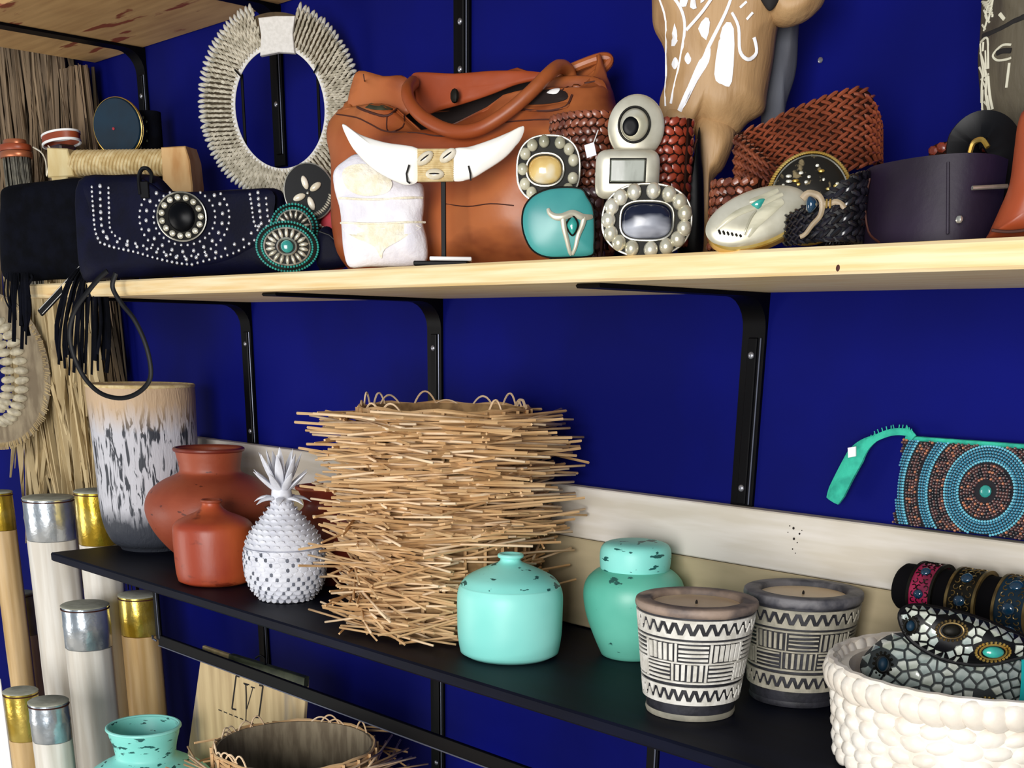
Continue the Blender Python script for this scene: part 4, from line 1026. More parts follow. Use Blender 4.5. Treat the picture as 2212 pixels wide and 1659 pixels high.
# ------------------------------------------------------------------ horn necklace on a stand
O = sit(955, -.258); fr = Frame(O, 40); k_ = 1/fr.k()
t = thing('horn_necklace', 'white horn necklace with cowrie plate on a thin black stand', 'necklace', fr)
lh = smooth2(fr.xz([(741, 268), (779, 291), (833, 308), (904, 321), (906, 355), (904, 391), (872, 399), (815, 372), (775, 336), (753, 303)]), 5)
rh = smooth2(fr.xz([(980, 323), (1016, 317), (1064, 301), (1100, 286), (1131, 273), (1126, 300), (1095, 339), (1048, 371), (1016, 388), (978, 390), (976, 355)]), 5)
for o_, nm in ((lh, 'left'), (rh, 'right')): Puff(o_, .006, .003, edge=.6, base=-.002).mesh().build('horn_piece', M['bone'], t, 80)
q = fr.xz([(902, 322), (983, 322), (985, 350), (980, 392), (903, 393)]); B().prism(q, .003, -.004, .0008).build('woven_plate', M['rope'], t, smooth=0)
b = B(); A_, C_ = fr.at(904, 392), fr.at(981, 324)
for i in range(15):
    z = A_.z+.001+(C_.z-A_.z-.002)*i/14; b.tube([(A_.x, -.0044, z), (C_.x, -.0044, z)], .0008, 5)
b.build('cord_rows', M['rope'], t)
for px, py, an in ((918, 342, -.6), (967, 336, -.6), (939, 376, 0)):
    q = fr.at(px, py, .0062); w_ = B().ell(q, (20*k_, .004, 11*k_), Matrix.Rotation(an, 3, 'Y'), 16, 8).build('cowrie', M['cowrie'], t)
    B().ell((0, 0, 0), (12*k_, .001, 1.6*k_), None, 8, 4).build('cowrie_slit', M['ink'], w_, loc=q+V((0, -.0038, 0)), rot=(0, an, 0))
for L_ in ([(884, 356), (878, 375), (880, 392), (886, 396)], [(1012, 358), (1016, 375), (1017, 390)]): B().tube(fr.pts(L_, .0088), 2*k_, 5).build('cord_tie', M['ink'], t)
q = fr.at(958, 380, -.006); B().bbox((q.x, .0055, q.z/2+.003), (10*k_, .004, q.z-.004), .0006).build('stand_post', M['steel_black'], t, smooth=0)
B().bbox((0.0, .004, .003), (.060, .034, .005), .001).build('stand_base', M['steel_black'], t, smooth=0)
B().bbox((.010, .000, .0078), (.046, .026, .004), .0008, Matrix.Rotation(.12, 3, 'Z')).build('price_card', M['white'], t, smooth=0)
# ------------------------------------------------------------------ lace bundle
O = sit(828, -.268); fr = Frame(O, 40); k_ = 1/fr.k()
t = thing('lace_bundle', 'folded white and cream lace bundle tied with a band', 'textile', fr)
out = smooth2(fr.xz([(720, 370), (745, 345), (775, 332), (830, 352), (880, 392), (912, 398), (916, 440), (913, 480), (922, 520), (920, 566), (880, 576), (800, 576), (755, 577), (742, 545), (738, 505), (734, 455), (722, 410)]), 4)
pf = Puff(out, .017, .012, edge=.30, nz=.005, nsc=42, rings=10, base=.002); pf.mesh().build('folded_cloth', M['lace'], t, 180)
for L_, w_ in (([(736, 430), (800, 434), (860, 432), (914, 428)], 2.4), ([(737, 482), (800, 486), (860, 484), (918, 480)], 2.4)):
    pts = [V((x, pf.z(x, z)-.001, z)) for x, z in smooth2(fr.xz(L_), 5, False)]; B().tube(pts, w_*k_, 6).build('fold_edge', M['lace_cream'], t)
for oo in ([(748, 368), (800, 358), (850, 392), (842, 420), (790, 426), (755, 408)], [(752, 492), (905, 488), (880, 515), (838, 540), (828, 560), (815, 535), (772, 515)]):
    o2 = smooth2(fr.xz(oo), 4); n = len(o2); c = (sum(q[0] for q in o2)/n, sum(q[1] for q in o2)/n); vs = [(q[0], pf.z(*q)-.0012, q[1]) for q in o2]+[(c[0]+(q[0]-c[0])*.5, pf.z(c[0]+(q[0]-c[0])*.5, c[1]+(q[1]-c[1])*.5)-.0022, c[1]+(q[1]-c[1])*.5) for q in o2]+[(c[0], pf.z(*c)-.0024, c[1])]
    b = B(); b.add(vs, [(i, (i+1) % n, n+(i+1) % n, n+i) for i in range(n)]+[(n+i, n+(i+1) % n, 2*n) for i in range(n)]); b.build('lace_panel', M['lace_cream'], t, 180, label='cream lace patch')
# ------------------------------------------------------------------ braids
def braid(t, cen, wid, rows, step, th, m, sheet=None, tname='woven_strands', amp=.5):
    """cen: centre points, wid: full width vectors"""
    L = [0]
    for a, b_ in zip(cen, cen[1:]): L.append(L[-1]+(b_-a).length)
    def at(s):
        for i in range(len(cen)-1):
            if s <= L[i+1] or i == len(cen)-2:
                k = (s-L[i])/max(1e-9, L[i+1]-L[i]); return cen[i].lerp(cen[i+1], k), wid[i].lerp(wid[i+1], k), (cen[i+1]-cen[i]).normalized()
    b = B(); n = int(L[-1]/step)
    for i in range(n):
        for j in range(rows):
            c, w_, tt = at((i+.5+.5*(j % 2))*step if (i+.5+.5*(j % 2))*step < L[-1] else L[-1]); wl = w_.length; wn = w_.normalized(); nn = tt.cross(wn).normalized()
            an = amp if j % 2 else -amp; t2 = tt*math.cos(an)+wn*math.sin(an); w2 = nn.cross(t2)
            rot = Matrix((t2, nn, w2)).transposed()
            for s in (1, -1): b.ell(c+w_*((j+.5)/rows-.5)+nn*(th*.5*s), (step*.66, th*.62, wl/rows*.44), rot, 6, 4)
    b.build(tname, m, t, kind='stuff')
    b = B(); vs = []; N_ = len(cen)
    for c, w_, i in zip(cen, wid, range(N_)):
        tt = (cen[min(N_-1, i+1)]-cen[max(0, i-1)]).normalized(); nn = tt.cross(w_.normalized()).normalized()*th*.4
        vs += [c-w_*.49-nn, c+w_*.49-nn, c+w_*.49+nn, c-w_*.49+nn]
    fs = [(i*4+j, i*4+(j+1) % 4, (i+1)*4+(j+1) % 4, (i+1)*4+j) for i in range(N_-1) for j in range(4)]+[(0, 3, 2, 1), tuple((N_-1)*4+j for j in range(4))]
    b.add(vs, fs); b.build('strap_core', sheet or M['braid_core'], t, 60)
def coil(t, fr, x, y, z0, rx, ry, w_, rows, m, turns=2.1, a0=0, gap=.005, step=.008, th=.003):
    n = int(30*turns); cen = []; 
    for i in range(n+1):
        a = a0+2*PI*turns*i/n; k = 1-gap/rx*(i/n*turns); cen.append(V((x+rx*k*math.cos(a), y+ry*k*math.sin(a), z0+w_/2)))
    braid(t, cen, [V((0, 0, w_))]*len(cen), rows, step, th, m)
# buckle helper: local frame at given pixel centre, facing camera; base carried by a rolled belt behind it
def buckle_frame(px, py, Y, az, tilt=0, roll=0): return Frame(onY(px, py, Y), az, tilt, roll)
def oval(fr, cx, cy, rx, ry, n=48, p=2., rot=0):
    q = fr.at(cx, cy); k = 1/fr.k(); return circ(q.x, q.z, rx*k, ry*k, n, p=p, rot=rot)
def ringtube(b, o, y, r, n=8): b.tube([(x, y, z) for x, z in o], r, n, closed=True)
# -- yellow stone buckle
def beadbuckle(fr, cx, cy, rx, ry, p, bx, by, n, br, beadm, ground, label, cat, stone, sx, sy, scx, scy, sp, group=None, belt=None):
    t = thing('belt_buckle', label, cat, fr, group=group); k = 1/fr.k()
    o = oval(fr, cx, cy, rx, ry, 64, p); B().prism(o, .002, -.004, .001).build('plate', M[ground], t, 40)
    b = B(); ringtube(b, oval(fr, cx, cy, rx-1.5, ry-1.5, 64, p), -.0045, 2.6*k); b.build('rim', M['silver'], t)
    q = fr.at(cx, cy)
    for i in range(n):
        a = 2*PI*(i+.5)/n; c, s = math.cos(a), math.sin(a); x = q.x+bx*k*math.copysign(abs(c)**(2/p), c); z = q.z+by*k*math.copysign(abs(s)**(2/p), s)
        B().ell((x, -.0055, z), (br*k, .0055, br*k*1.05), nu=14, nv=8).build('bead', M[beadm], t)
    so = oval(fr, scx, scy, sx, sy, 48, sp); b = B(); ringtube(b, oval(fr, scx, scy, sx+4, sy+4, 48, sp), -.006, 2.4*k); b.build('stone_setting', M['silver'], t)
    Puff(so, .007, edge=.7, base=-.004).mesh().build('stone', M[stone], t, 80)
    return t
f = buckle_frame(1185, 367, -.262, 42)
beadbuckle(f, 1185, 367, 69, 67, 2.5, 55, 54, 13, 12, 'pearl_grey', 'silver_dark', 'rounded square buckle with amber yellow stone and silver beads', 'buckle', 'amber_stone', 36, 28, 1178, 368, 2.3)
f = buckle_frame(1397, 477, -.283, 41)
beadbuckle(f, 1397, 477, 97, 73, 2.3, 82, 58, 15, 16, 'pearl', 'silver_dark', 'large oval buckle ringed with pearly beads around a dark mirror stone', 'buckle', 'mirror_stone', 53, 35, 1397, 478, 3)
# -- round white buckle
fr = buckle_frame(1374, 275, -.255, 41); k = 1/fr.k()
t = thing('belt_buckle', 'round pale buckle with a white and black crescent eye', 'buckle', fr)
Puff(oval(fr, 1374, 275, 61, 64, 56), .007, .002, edge=.8, rings=9).mesh().build('plate', M['silver_soft'], t, 80)
b = B(); ringtube(b, oval(fr, 1370, 272, 33, 34), -.007, 2.6*k); b.build('inner_ring', M['silver_dark'], t)
Puff(oval(fr, 1371, 272, 30, 31), .003, edge=.5, base=-.0062).mesh().build('inlay', M['pearl'], t, 80)
Puff(oval(fr, 1363, 276, 18, 19), .001, edge=.4, base=-.0088).mesh().build('pupil', M['onyx'], t, 80)
# -- square buckle
fr = buckle_frame(1355, 378, -.268, 41); k = 1/fr.k()
t = thing('belt_buckle', 'square cream metal buckle with a grey rectangular stone', 'buckle', fr)
Puff(oval(fr, 1355, 377, 69, 50, 56, 5), .0055, .002, edge=.3).mesh().build('plate', M['silver_soft'], t, 80)
q = fr.at(1356, 371); B().bbox((q.x, -.0062, q.z), (74*k, .004, 44*k), .001).build('stone', M['grey_stone'], t, smooth=0)
b = B(); ringtube(b, [(q.x+x*k, q.z+z*k) for x, z in ((-38, -23), (38, -23), (38, 23), (-38, 23))], -.0065, 2.2*k, 6); b.build('stone_setting', M['silver_dark'], t)
# -- turquoise skull buckle
fr = buckle_frame(1207, 480, -.283, 43); k = 1/fr.k()
t = thing('belt_buckle', 'oval turquoise enamel buckle with a raised bull skull', 'buckle', fr)
o = fr.xz([(1128, 482), (1132, 450), (1150, 425), (1180, 410), (1215, 405), (1255, 408), (1268, 425), (1281, 450), (1284, 490), (1283, 530), (1278, 552), (1230, 556), (1180, 555), (1150, 540), (1134, 512)])
o = smooth2(o, 4); pf = Puff(o, .008, .002, edge=.85, rings=9); pf.mesh().build('enamel_plate', M['turq_enamel'], t, 80)
b = B(); ringtube(b, o, -.0005, 2.2*k, 6); b.build('rim', M['silver_dark'], t)
def onp(pf, fr, L, off=.0008): return [V((q[0], pf.z(*q)-off, q[1])) for q in fr.xz(L)]
b = B(); b.tube(sm3(onp(pf, fr, [(1184, 452), (1188, 462), (1200, 470), (1216, 470), (1237, 463), (1258, 470), (1272, 470), (1280, 468)]), 5), [k*(3+5*math.sin(PI*(i+1)/38)) for i in range(36)], 8, flat=.5, up=(0, -1, 0)); b.build('skull_horns', M['silver_soft'], t)
for L_ in ([(1216, 470), (1219, 495), (1225, 520), (1231, 545), (1235, 551)], [(1262, 470), (1258, 488), (1249, 510), (1243, 535), (1236, 551)]):
    B().tube(sm3(onp(pf, fr, L_), 5), [k*(7-.18*i) for i in range(21)], 8, flat=.5, up=(0, -1, 0)).build('skull_side', M['silver_soft'], t)
dr = smooth2(fr.xz([(1237, 468), (1248, 483), (1246, 498), (1237, 510), (1228, 500), (1224, 485)]), 4); Puff(dr, .003, edge=.7, base=pf.z(*fr.xz([(1237, 486)])[0])+.0005).mesh().build('drop_stone', M['turq_stone'], t, 80)
b = B(); ringtube(b, dr, pf.z(*fr.xz([(1237, 486)])[0])-.001, 2*k, 6); b.build('drop_setting', M['silver_dark'], t)
# -- woven belts behind them
t = thing('woven_belt', 'dark brown braided belt rolled up between handbag and round buckle', 'belt', group='braided belts on the pine shelf')
O = sit(1250, -.20); t.location = O; k = 1/ppm(O)
zh = zat(O.x, O.y, 238)-O.z
coil(t, None, .0, 0, 0.012, .040, .026, zh-.016, 17, M['braid_brown'], 2.0, gap=.005, step=.0085)
t = thing('woven_belt', 'rust red braided belt rolled behind the square buckle', 'belt', group='braided belts on the pine shelf')
O = sit(1420, -.215); t.location = O
zh = zat(O.x, O.y, 250)-O.z
coil(t, None, 0, 0, .012, .029, .022, zh-.016, 14, M['braid_red'], 2.0, gap=.005, step=.0085)
B().bbox((0, 0, .003), (.05, .034, .006), .002).build('belt_keeper', M['black_leather'], t, smooth=0)
# dark strips beneath
t = thing('leather_belt', 'dark brown belt roll carrying the turquoise skull buckle', 'belt', group='rolled belts behind the buckles'); O = sit(1250, -.247); t.location = O
coil(t, None, -.004, 0, .0, .034, .013, .066, 7, M['braid_dark'], 1.4, gap=.004, step=.008)
q = Frame(onY(1275, 326, -.262), 42); tg = thing('price_tag', 'tiny white price tag above the turquoise skull buckle', 'tag', q); B().prism(q.xz([(1262, 314), (1283, 307), (1289, 335), (1268, 342)]), 0, -.0012, .0003).build('card', M['tag_paper'], tg, smooth=0); q2 = q.at(1282, 309, -.001); B().tube([q2, q2+V((.004, .006, .012))], .0005, 4).build('thread', M['white'], tg)
# ------------------------------------------------------------------ carved wooden head
O = sit(1545, -.135); fr = Frame(O, 36); k_ = 1/fr.k()
t = thing('driftwood_carving', 'carved driftwood animal face painted with white lines', 'sculpture', fr)
def blob(name, px, d, db, m, base=0, edge=.45, label=None, nz=.003, c=None, par=None):
    o = smooth2(fr.xz(px), 4); cc_ = fr.xz([c])[0] if c else None
    pf = Puff(o, d, db, edge=edge, base=base, nz=nz, nsc=30, rings=9, c=cc_); ob = pf.mesh().build(name, m, par or t, 80, label=label); return pf, ob
fr_ = fr
hp, ho = blob('face', [(1405, -130), (1408, 0), (1412, 60), (1434, 105), (1440, 165), (1424, 225), (1440, 275), (1475, 318), (1508, 278), (1540, 300), (1590, 292), (1616, 266), (1650, 243), (1658, 200), (1671, 128), (1680, 64), (1700, 0), (1690, -130)], .035, .035, M['wood_carved'], c=(1545, 150))
blob('lower_jaw', [(1508, 255), (1500, 330), (1492, 430), (1494, 558), (1530, 558), (1537, 405), (1566, 360), (1590, 285), (1550, 240)], .026, .026, M['wood_carved'], label='long tapering leg of the sculpture', c=(1530, 350), base=-.004)
blob('lower_tip', [(1440, 240), (1436, 300), (1445, 345), (1478, 330), (1510, 268), (1480, 230)], .022, .02, M['wood_carved'], c=(1470, 280), base=-.006)
blob('ear', [(1640, -60), (1640, 20), (1660, 52), (1690, 66), (1734, 55), (1768, 28), (1782, 0), (1785, -60)], .022, .02, M['wood_carved'], label='broad ear flaring to the right', c=(1710, 0), base=-.012)
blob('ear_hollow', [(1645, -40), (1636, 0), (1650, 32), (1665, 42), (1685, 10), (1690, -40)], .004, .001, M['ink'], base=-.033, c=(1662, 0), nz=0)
blob('side_slab', [(1655, -100), (1668, 60), (1658, 160), (1645, 255), (1690, 258), (1702, 205), (1722, 140), (1728, 60), (1732, -100)], .012, .014, M['wood_grey'], label='grey weathered slab along the back', base=.040, c=(1690, 60))
def paint(L, w_, closed=False):
    P = fr.xz(L); P = smooth2(P, 4, False); n = len(P)
    ws = w_ if hasattr(w_, '__len__') else [w_, w_]
    pts = [V((x, hp.z(x, z)-.0006, z)) for x, z in P]; B().tube(pts, [(ws[0]+(ws[1]-ws[0])*i/(n-1))*k_ for i in range(n)], 6, flat=.35, up=(0, -1, 0)).build('white_line', M['paint_white'], t)
def patch_(L, n=3):
    o = smooth2(fr.xz(L), n); m_ = len(o); c = (sum(q[0] for q in o)/m_, sum(q[1] for q in o)/m_)
    vs = [(q[0], hp.z(*q)-.0006, q[1]) for q in o]+[(c[0], hp.z(*c)-.0018, c[1])]
    s = sum(o[i][0]*o[(i+1) % m_][1]-o[(i+1) % m_][0]*o[i][1] for i in range(m_)); f = [(i, (i+1) % m_, m_) for i in range(m_)]
    B().add(vs, f if s > 0 else [q[::-1] for q in f]).build('white_patch', M['paint_white'], t, 0)
paint([(1447, 0), (1474, 37), (1483, 81), (1471, 152), (1452, 233)], (3, 2.5)); paint([(1549, 3), (1520, 45), (1486, 84)], 3)
paint([(1586, 0), (1569, 47), (1535, 115), (1505, 180), (1471, 250)], (2.5, 5)); paint([(1424, 0), (1442, 61), (1439, 140), (1440, 236)], 2)
patch_([(1535, 118), (1512, 150), (1490, 200), (1470, 246), (1484, 240), (1510, 190), (1534, 150)]); patch_([(1562, 78), (1586, 81), (1582, 192), (1562, 198), (1545, 176)])
patch_([(1461, 68), (1453, 111), (1468, 105)], 2); patch_([(1527, 57), (1511, 81), (1528, 105), (1536, 68)], 2); patch_([(1500, 8), (1494, 36), (1508, 38)], 2); patch_([(1478, 4), (1472, 30), (1486, 34), (1492, 2)], 2); patch_([(1520, 0), (1516, 28), (1530, 14), (1530, 0)], 2)
for cx_, cy_2 in ((1461, 148), (1490, 143)): patch_([(cx_-8, cy_2), (cx_, cy_2-13), (cx_+8, cy_2), (cx_, cy_2+13)])
paint([(1582, 47), (1596, 78), (1599, 128), (1616, 145), (1633, 128), (1628, 98)], (2.5, 4)); paint([(1599, 37), (1613, 24)], 2.4); paint([(1613, 62), (1626, 47)], 2.4)
# dark wedge behind the leg: slate pouch
f2 = Frame(sit(1480, -.188), 36); tt = thing('dark_pouch', 'black leather pouch wedged behind the leg of the carved head', 'pouch', f2)
Puff(smooth2(f2.xz([(1512, 275), (1500, 330), (1470, 400), (1462, 470), (1468, 560), (1515, 562), (1520, 400)]), 4), .012, .010, edge=.4, rings=6).mesh().build('body', M['black_leather'], tt, 80)
B().tube(f2.pts([(1505, 300), (1490, 345), (1478, 380)], .011), .0012, 5).build('seam', M['seam'], tt)
# ------------------------------------------------------------------ broad plaited belt
O = sit(1740, -.135); t = thing('plaited_belt', 'very wide reddish plaited belt coiled into a flaring loop', 'belt', loc=O)
def wp(px, pt, pb, Y): a = onY(px, pt, Y); b_ = onY(px, pb, Y); a = a-O; b_ = b_-O; b_.z = max(b_.z, .004); return (a+b_)/2, a-b_
LS = [(1897, 300, 360, -.085), (1894, 250, 350, -.105), (1868, 193, 362, -.130), (1810, 198, 372, -.150), (1745, 222, 380, -.165), (1690, 246, 390, -.175), (1650, 268, 400, -.182), (1614, 278, 410, -.190), (1590, 290, 430, -.200)]
q = [wp(*a) for a in LS]; N_ = 7
cen = sm3([a for a, _ in q], 5); wd = sm3([b_ for _, b_ in q], 5)
braid(t, cen, wd, 15, .0095, .0045, M['braid_tan'], amp=.45)
LS = [(1589, 289, 440, -.204), (1604, 296, 440, -.214), (1630, 320, 440, -.224), (1660, 345, 450, -.230), (1690, 362, 460, -.226)]
q = [wp(*a) for a in LS]; cen = sm3([a for a, _ in q], 5); wd = sm3([b_ for _, b_ in q], 5)
braid(t, cen, wd, 14, .0085, .004, M['braid_brown'], amp=.45, tname='inner_strands')
t = thing('woven_belt', 'brown braided belt lying between the feather buckle and carved head', 'belt', loc=sit(1582, -.245), group='braided belts on the pine shelf'); O = t.location.copy()
cen = [V((.022*math.cos(a), .018*math.sin(a), .032)) for a in [i*.28 for i in range(23)]]
braid(t, cen, [V((0, 0, .058))]*len(cen), 8, .0075, .0035, M['braid_brown'])
# ------------------------------------------------------------------ feather buckle etc.
fr = buckle_frame(1636, 470, -.283, 38, 14); k = 1/fr.k()
t = thing('belt_buckle', 'tilted oval cream buckle engraved with a feather and a turquoise chip', 'buckle', fr)
o = oval(fr, 1634, 468, 112, 56, 64, 2, .34); B().prism(oval(fr, 1640, 474, 112, 57, 64, 2, .34), .011, -.001, .001).build('gold_edge', M['gold'], t, 40)
pf = Puff(o, .006, edge=.5, base=-.0008, rings=8); pf.mesh().build('plate', M['silver_soft'], t, 80)
def rel(L, w_, m, nm, off=.0004):
    P = smooth2(fr.xz(L), 4, False); n = len(P); B().tube([V((x, pf.z(x, z)-off, z)) for x, z in P], [w_*k*(.4+.6*math.sin(PI*(i+.6)/(n+.2))) for i in range(n)], 6, flat=.35, up=(0, -1, 0)).build(nm, m, t)
rel([(1548, 500), (1590, 468), (1640, 448), (1690, 425)], 7, M['pearl_grey'], 'engraved_feather'); rel([(1612, 515), (1632, 485), (1660, 460), (1690, 440)], 13, M['pearl_grey'], 'engraved_feather'); rel([(1618, 442), (1650, 432), (1680, 415)], 7, M['pearl_grey'], 'engraved_feather')
rel([(1606, 514), (1620, 480), (1632, 462)], 2.5, M['pearl'], 'feather_rib', .0018)
for i in range(6): rel([(1552+i*9, 505+i*2.2-4), (1556+i*9, 515+i*1.2-4)], 2.6, M['silver_dark'], 'engraved_notch')
q = smooth2(fr.xz([(1620, 450), (1640, 436), (1652, 438), (1638, 458)]), 3); Puff(q, .003, edge=.7, base=pf.z(*fr.xz([(1636, 447)])[0])).mesh().build('turquoise_chip', M['turq_stone'], t, 80)
fr = buckle_frame(1752, 440, -.245, 38, 6); k = 1/fr.k()
t = thing('belt_buckle', 'dark speckled buckle with a rope-edged rim behind the feather buckle', 'buckle', fr)
Puff(oval(fr, 1748, 430, 88, 92, 56), .008, .002, edge=.7, rings=8).mesh().build('plate', mat('speckled', '1c1812', '8a7a5a', sc_=130, lo=.58, hi=.66, rough=.3, metal=.3, c3='d8d0b8', k3=('noise', 90, .7, .74)), t, 80)
b = B(); oo = oval(fr, 1748, 430, 88, 92, 110)
for x, z in oo: b.ell((x, -.001, z), (.0022, .0018, .0013), nu=6, nv=4)
b.build('rope_rim', M['gold'], t)
b = B(); ringtube(b, oval(fr, 1748, 430, 81, 85, 64), -.003, 1.6*k, 6); b.build('inner_rim', M['silver'], t)
for i in range(14):
    a = R_.uniform(.3, 2.8); q = fr.at(1748, 430); rr = R_.uniform(30, 66)*k; B().ell((q.x+rr*math.cos(a), -.0085, q.z+rr*math.sin(a)*.95), (.0018*R_.uniform(.6, 1.6), .001, .0014), nu=8, nv=4).build('speck', M['pearl' if i % 3 else 'gold'], t)
fr = buckle_frame(1770, 455, -.292, 38); k = 1/fr.k()
t = thing('belt_buckle', 'silver skull-shaped buckle piece with a dark blue drop stone', 'buckle', fr)
B().tube(sm3(fr.pts([(1733, 430), (1745, 418), (1766, 422), (1776, 438), (1772, 465), (1755, 485), (1740, 505), (1728, 512)]), 4), [k*(8-.12*i) for i in range(29)], 8, flat=.6, up=(0, -1, 0)).build('frame_arc', M['skull_bone'], t)
B().tube(sm3(fr.pts([(1770, 440), (1790, 440), (1806, 436), (1818, 442), (1824, 450)]), 4), [k*6]*17, 8, flat=.6, up=(0, -1, 0)).build('horn', M['skull_bone'], t)
for x in (1786, 1794): B().tube(fr.pts([(x, 430), (x-1, 450)], .003), k*2, 5).build('horn_band', M['gold'], t)
q = smooth2(fr.xz([(1748, 424), (1762, 432), (1764, 446), (1752, 460), (1742, 456), (1741, 436)]), 4); Puff(q, .005, edge=.7, base=-.003).mesh().build('drop_stone', M['blue_stone'], t, 80)
# dark braided belt
t = thing('woven_belt', 'glossy black braided belt rolled beside the purple leather belt', 'belt', loc=sit(1800, -.225), group='braided belts on the pine shelf')
O = t.location.copy()
LS = [(1700, 470, 560, -.272), (1735, 450, 560, -.284), (1775, 425, 560, -.286), (1820, 395, 550, -.280), (1858, 375, 540, -.268), (1872, 372, 540, -.245), (1840, 380, 540, -.225), (1780, 400, 540, -.215)]
qq = [(onY(a, b_, Y)-O) for a, b_, c_, Y in LS]; cen = sm3([V((p.x, p.y, p.z/2+.002)) for p in qq], 5); wdd = sm3([V((0, 0, p.z-.002)) for p in qq], 5)
mat('braid_black', '0c0b10', '1c1a24', sc_=60, rough=.25, coat=.4)
braid(t, cen, wdd, 9, .0085, .0035, M['braid_black'], sheet=M['black_leather'])
# ------------------------------------------------------------------ purple belt
def ribbon(name, L, O, th, m, t, z0=.002, n=6, label=None):
    """L: (px, py_top, Y): upright strap standing on the shelf"""
    pts = sm3([onY(a, b_, Y)-O for a, b_, Y in L], n); N_ = len(pts); vs = []
    for i, p in enumerate(pts):
        tt = pts[min(N_-1, i+1)]-pts[max(0, i-1)]; tt.z = 0; nn = V((-tt.y, tt.x, 0)).normalized()*th/2; lo_ = V((p.x, p.y, z0)); vs += [lo_-nn, lo_+nn, p+nn, p-nn]
    fs = [(i*4+j, i*4+(j+1) % 4, (i+1)*4+(j+1) % 4, (i+1)*4+j) for i in range(N_-1) for j in range(4)]+[(0, 3, 2, 1), tuple((N_-1)*4+j for j in range(4))]
    return B().add(vs, fs).build(name, m, t, 50, label=label)
O = sit(2000, -.24); t = thing('leather_belt', 'wide dark purple leather belt rolled upright with a steel pin', 'belt', loc=O)
ribbon('strap', [(2172, 345, -.215), (2140, 334, -.235), (2085, 331, -.252), (2010, 337, -.262), (1945, 347, -.262), (1890, 360, -.250), (1868, 378, -.225), (1880, 372, -.195), (1940, 352, -.18), (2040, 338, -.175), (2130, 332, -.18), (2180, 335, -.2)], O, .005, M['purple_leather'], t)
q = [onY(1879, 385, -.2545)-O, onY(1869, 440, -.2535)-O, onY(1876, 500, -.256)-O, onY(1900, 524, -.262)-O]
B().tube(sm3(q, 4), .0009, 5).build('stitching', M['seam'], t)
B().tube([onY(2100, 406, -.259)-O, onY(2176, 402, -.235)-O], .0016, 8).build('buckle_pin', M['silver'], t, label='shiny steel buckle pin')
B().ell(onY(2072, 474, -.260)-O, (.003, .002, .003)).build('rivet', M['silver'], t)
B().tube([onY(2048, 350, -.261)-O, onY(2047, 505, -.261)-O], .0012, 5).build('crease', M['purple_leather'], t)
O = sit(2130, -.225); t = thing('leather_belt', 'black leather belt loop arching above the purple belt', 'belt', loc=O)
pts = sm3([onY(a, b_, -.20)-O for a, b_ in [(2078, 470), (2082, 330), (2090, 300), (2115, 283), (2145, 285), (2165, 305), (2176, 345), (2172, 480)]], 5)
for p in pts: p.z = max(p.z, .001)
pts[0].z = .001; pts[-1].z = .001
B().tube(pts, .0155, 8, flat=.16, up=(.75, -.65, 0)).build('strap', M['black_leather'], t)
B().tube(sm3([onY(a, b_, -.222)-O for a, b_ in [(2095, 330), (2103, 308), (2122, 302), (2134, 318)]], 4), .002, 6).build('buckle_bar', M['gold'], t)
O = sit(2050, -.150); t = thing('woven_belt', 'narrow rust braided belt peeping over the purple belt', 'belt', loc=O, group='braided belts on the pine shelf')
cen = sm3([onY(a, b_, Y)-O for a, b_, Y in [(2008, 330, -.15), (2030, 318, -.15), (2070, 314, -.15), (2120, 318, -.15), (2175, 300, -.15), (2230, 300, -.15)]], 4)
zm = sum(p.z for p in cen)/len(cen)
braid(t, [V((p.x, p.y, p.z/2+.004)) for p in cen], [V((0, 0, p.z)) for p in cen], 9, .0075, .003, M['braid_red'])
# ------------------------------------------------------------------ dark mask at the right
O = sit(2235, -.10); fr = Frame(O, 22); k_ = 1/fr.k()
t = thing('carved_mask', 'tall dark wooden mask with pale carved lines at the right edge', 'mask', fr)
mk = smooth2(fr.xz([(2122, -120), (2120, 0), (2116, 84), (2112, 135), (2119, 219), (2130, 275), (2165, 330), (2250, 380), (2340, 330), (2375, 230), (2385, 130), (2378, 0), (2370, -120)]), 5)
mp = Puff(mk, .045, .01, edge=.8, rings=10, c=fr.xz([(2250, 110)])[0], nz=.002); mp.mesh().build('face', M['mask_wood'], t, 80)
q = fr.at(2250, 400); B().bbox((q.x, .0, (q.z+.03)/2), (.05, .03, q.z+.03), .004).build('neck_block', M['mask_wood'], t, smooth=0)
def mline(L, w_=2.6, m='mask_line', nm='carved_line', off=.0006):
    P = smooth2(fr.xz(L), 4, False); B().tube([V((x, mp.z(x, z)-off, z)) for x, z in P], w_*k_, 6, flat=.4, up=(0, -1, 0)).build(nm, M[m], t)
mline([(2190, 118), (2172, 116), (2156, 126), (2150, 136), (2160, 146), (2180, 147), (2190, 145)], 2.2); mline([(2120, 98), (2138, 96), (2139, 160)]); mline([(2128, 100), (2127, 120)])
mline([(2121, 120), (2130, 150), (2135, 180), (2133, 210), (2140, 250), (2150, 285)]); mline([(2118, 150), (2126, 170), (2124, 190), (2122, 225)]); mline([(2126, 200), (2124, 235), (2132, 270)]); mline([(2139, 175), (2142, 215), (2148, 245)])
for i in range(7): mline([(2122+i*3, 8+i*6), (2136+i*2, 16+i*5), (2148, 4+i*8)], 2); 
mline([(2166, 5), (2172, 14), (2180, 6), (2188, 16), (2198, 8), (2208, 18)], 3); mline([(2165, 48), (2176, 62)], 4); mline([(2186, 155), (2182, 185), (2179, 205)], 2.6)
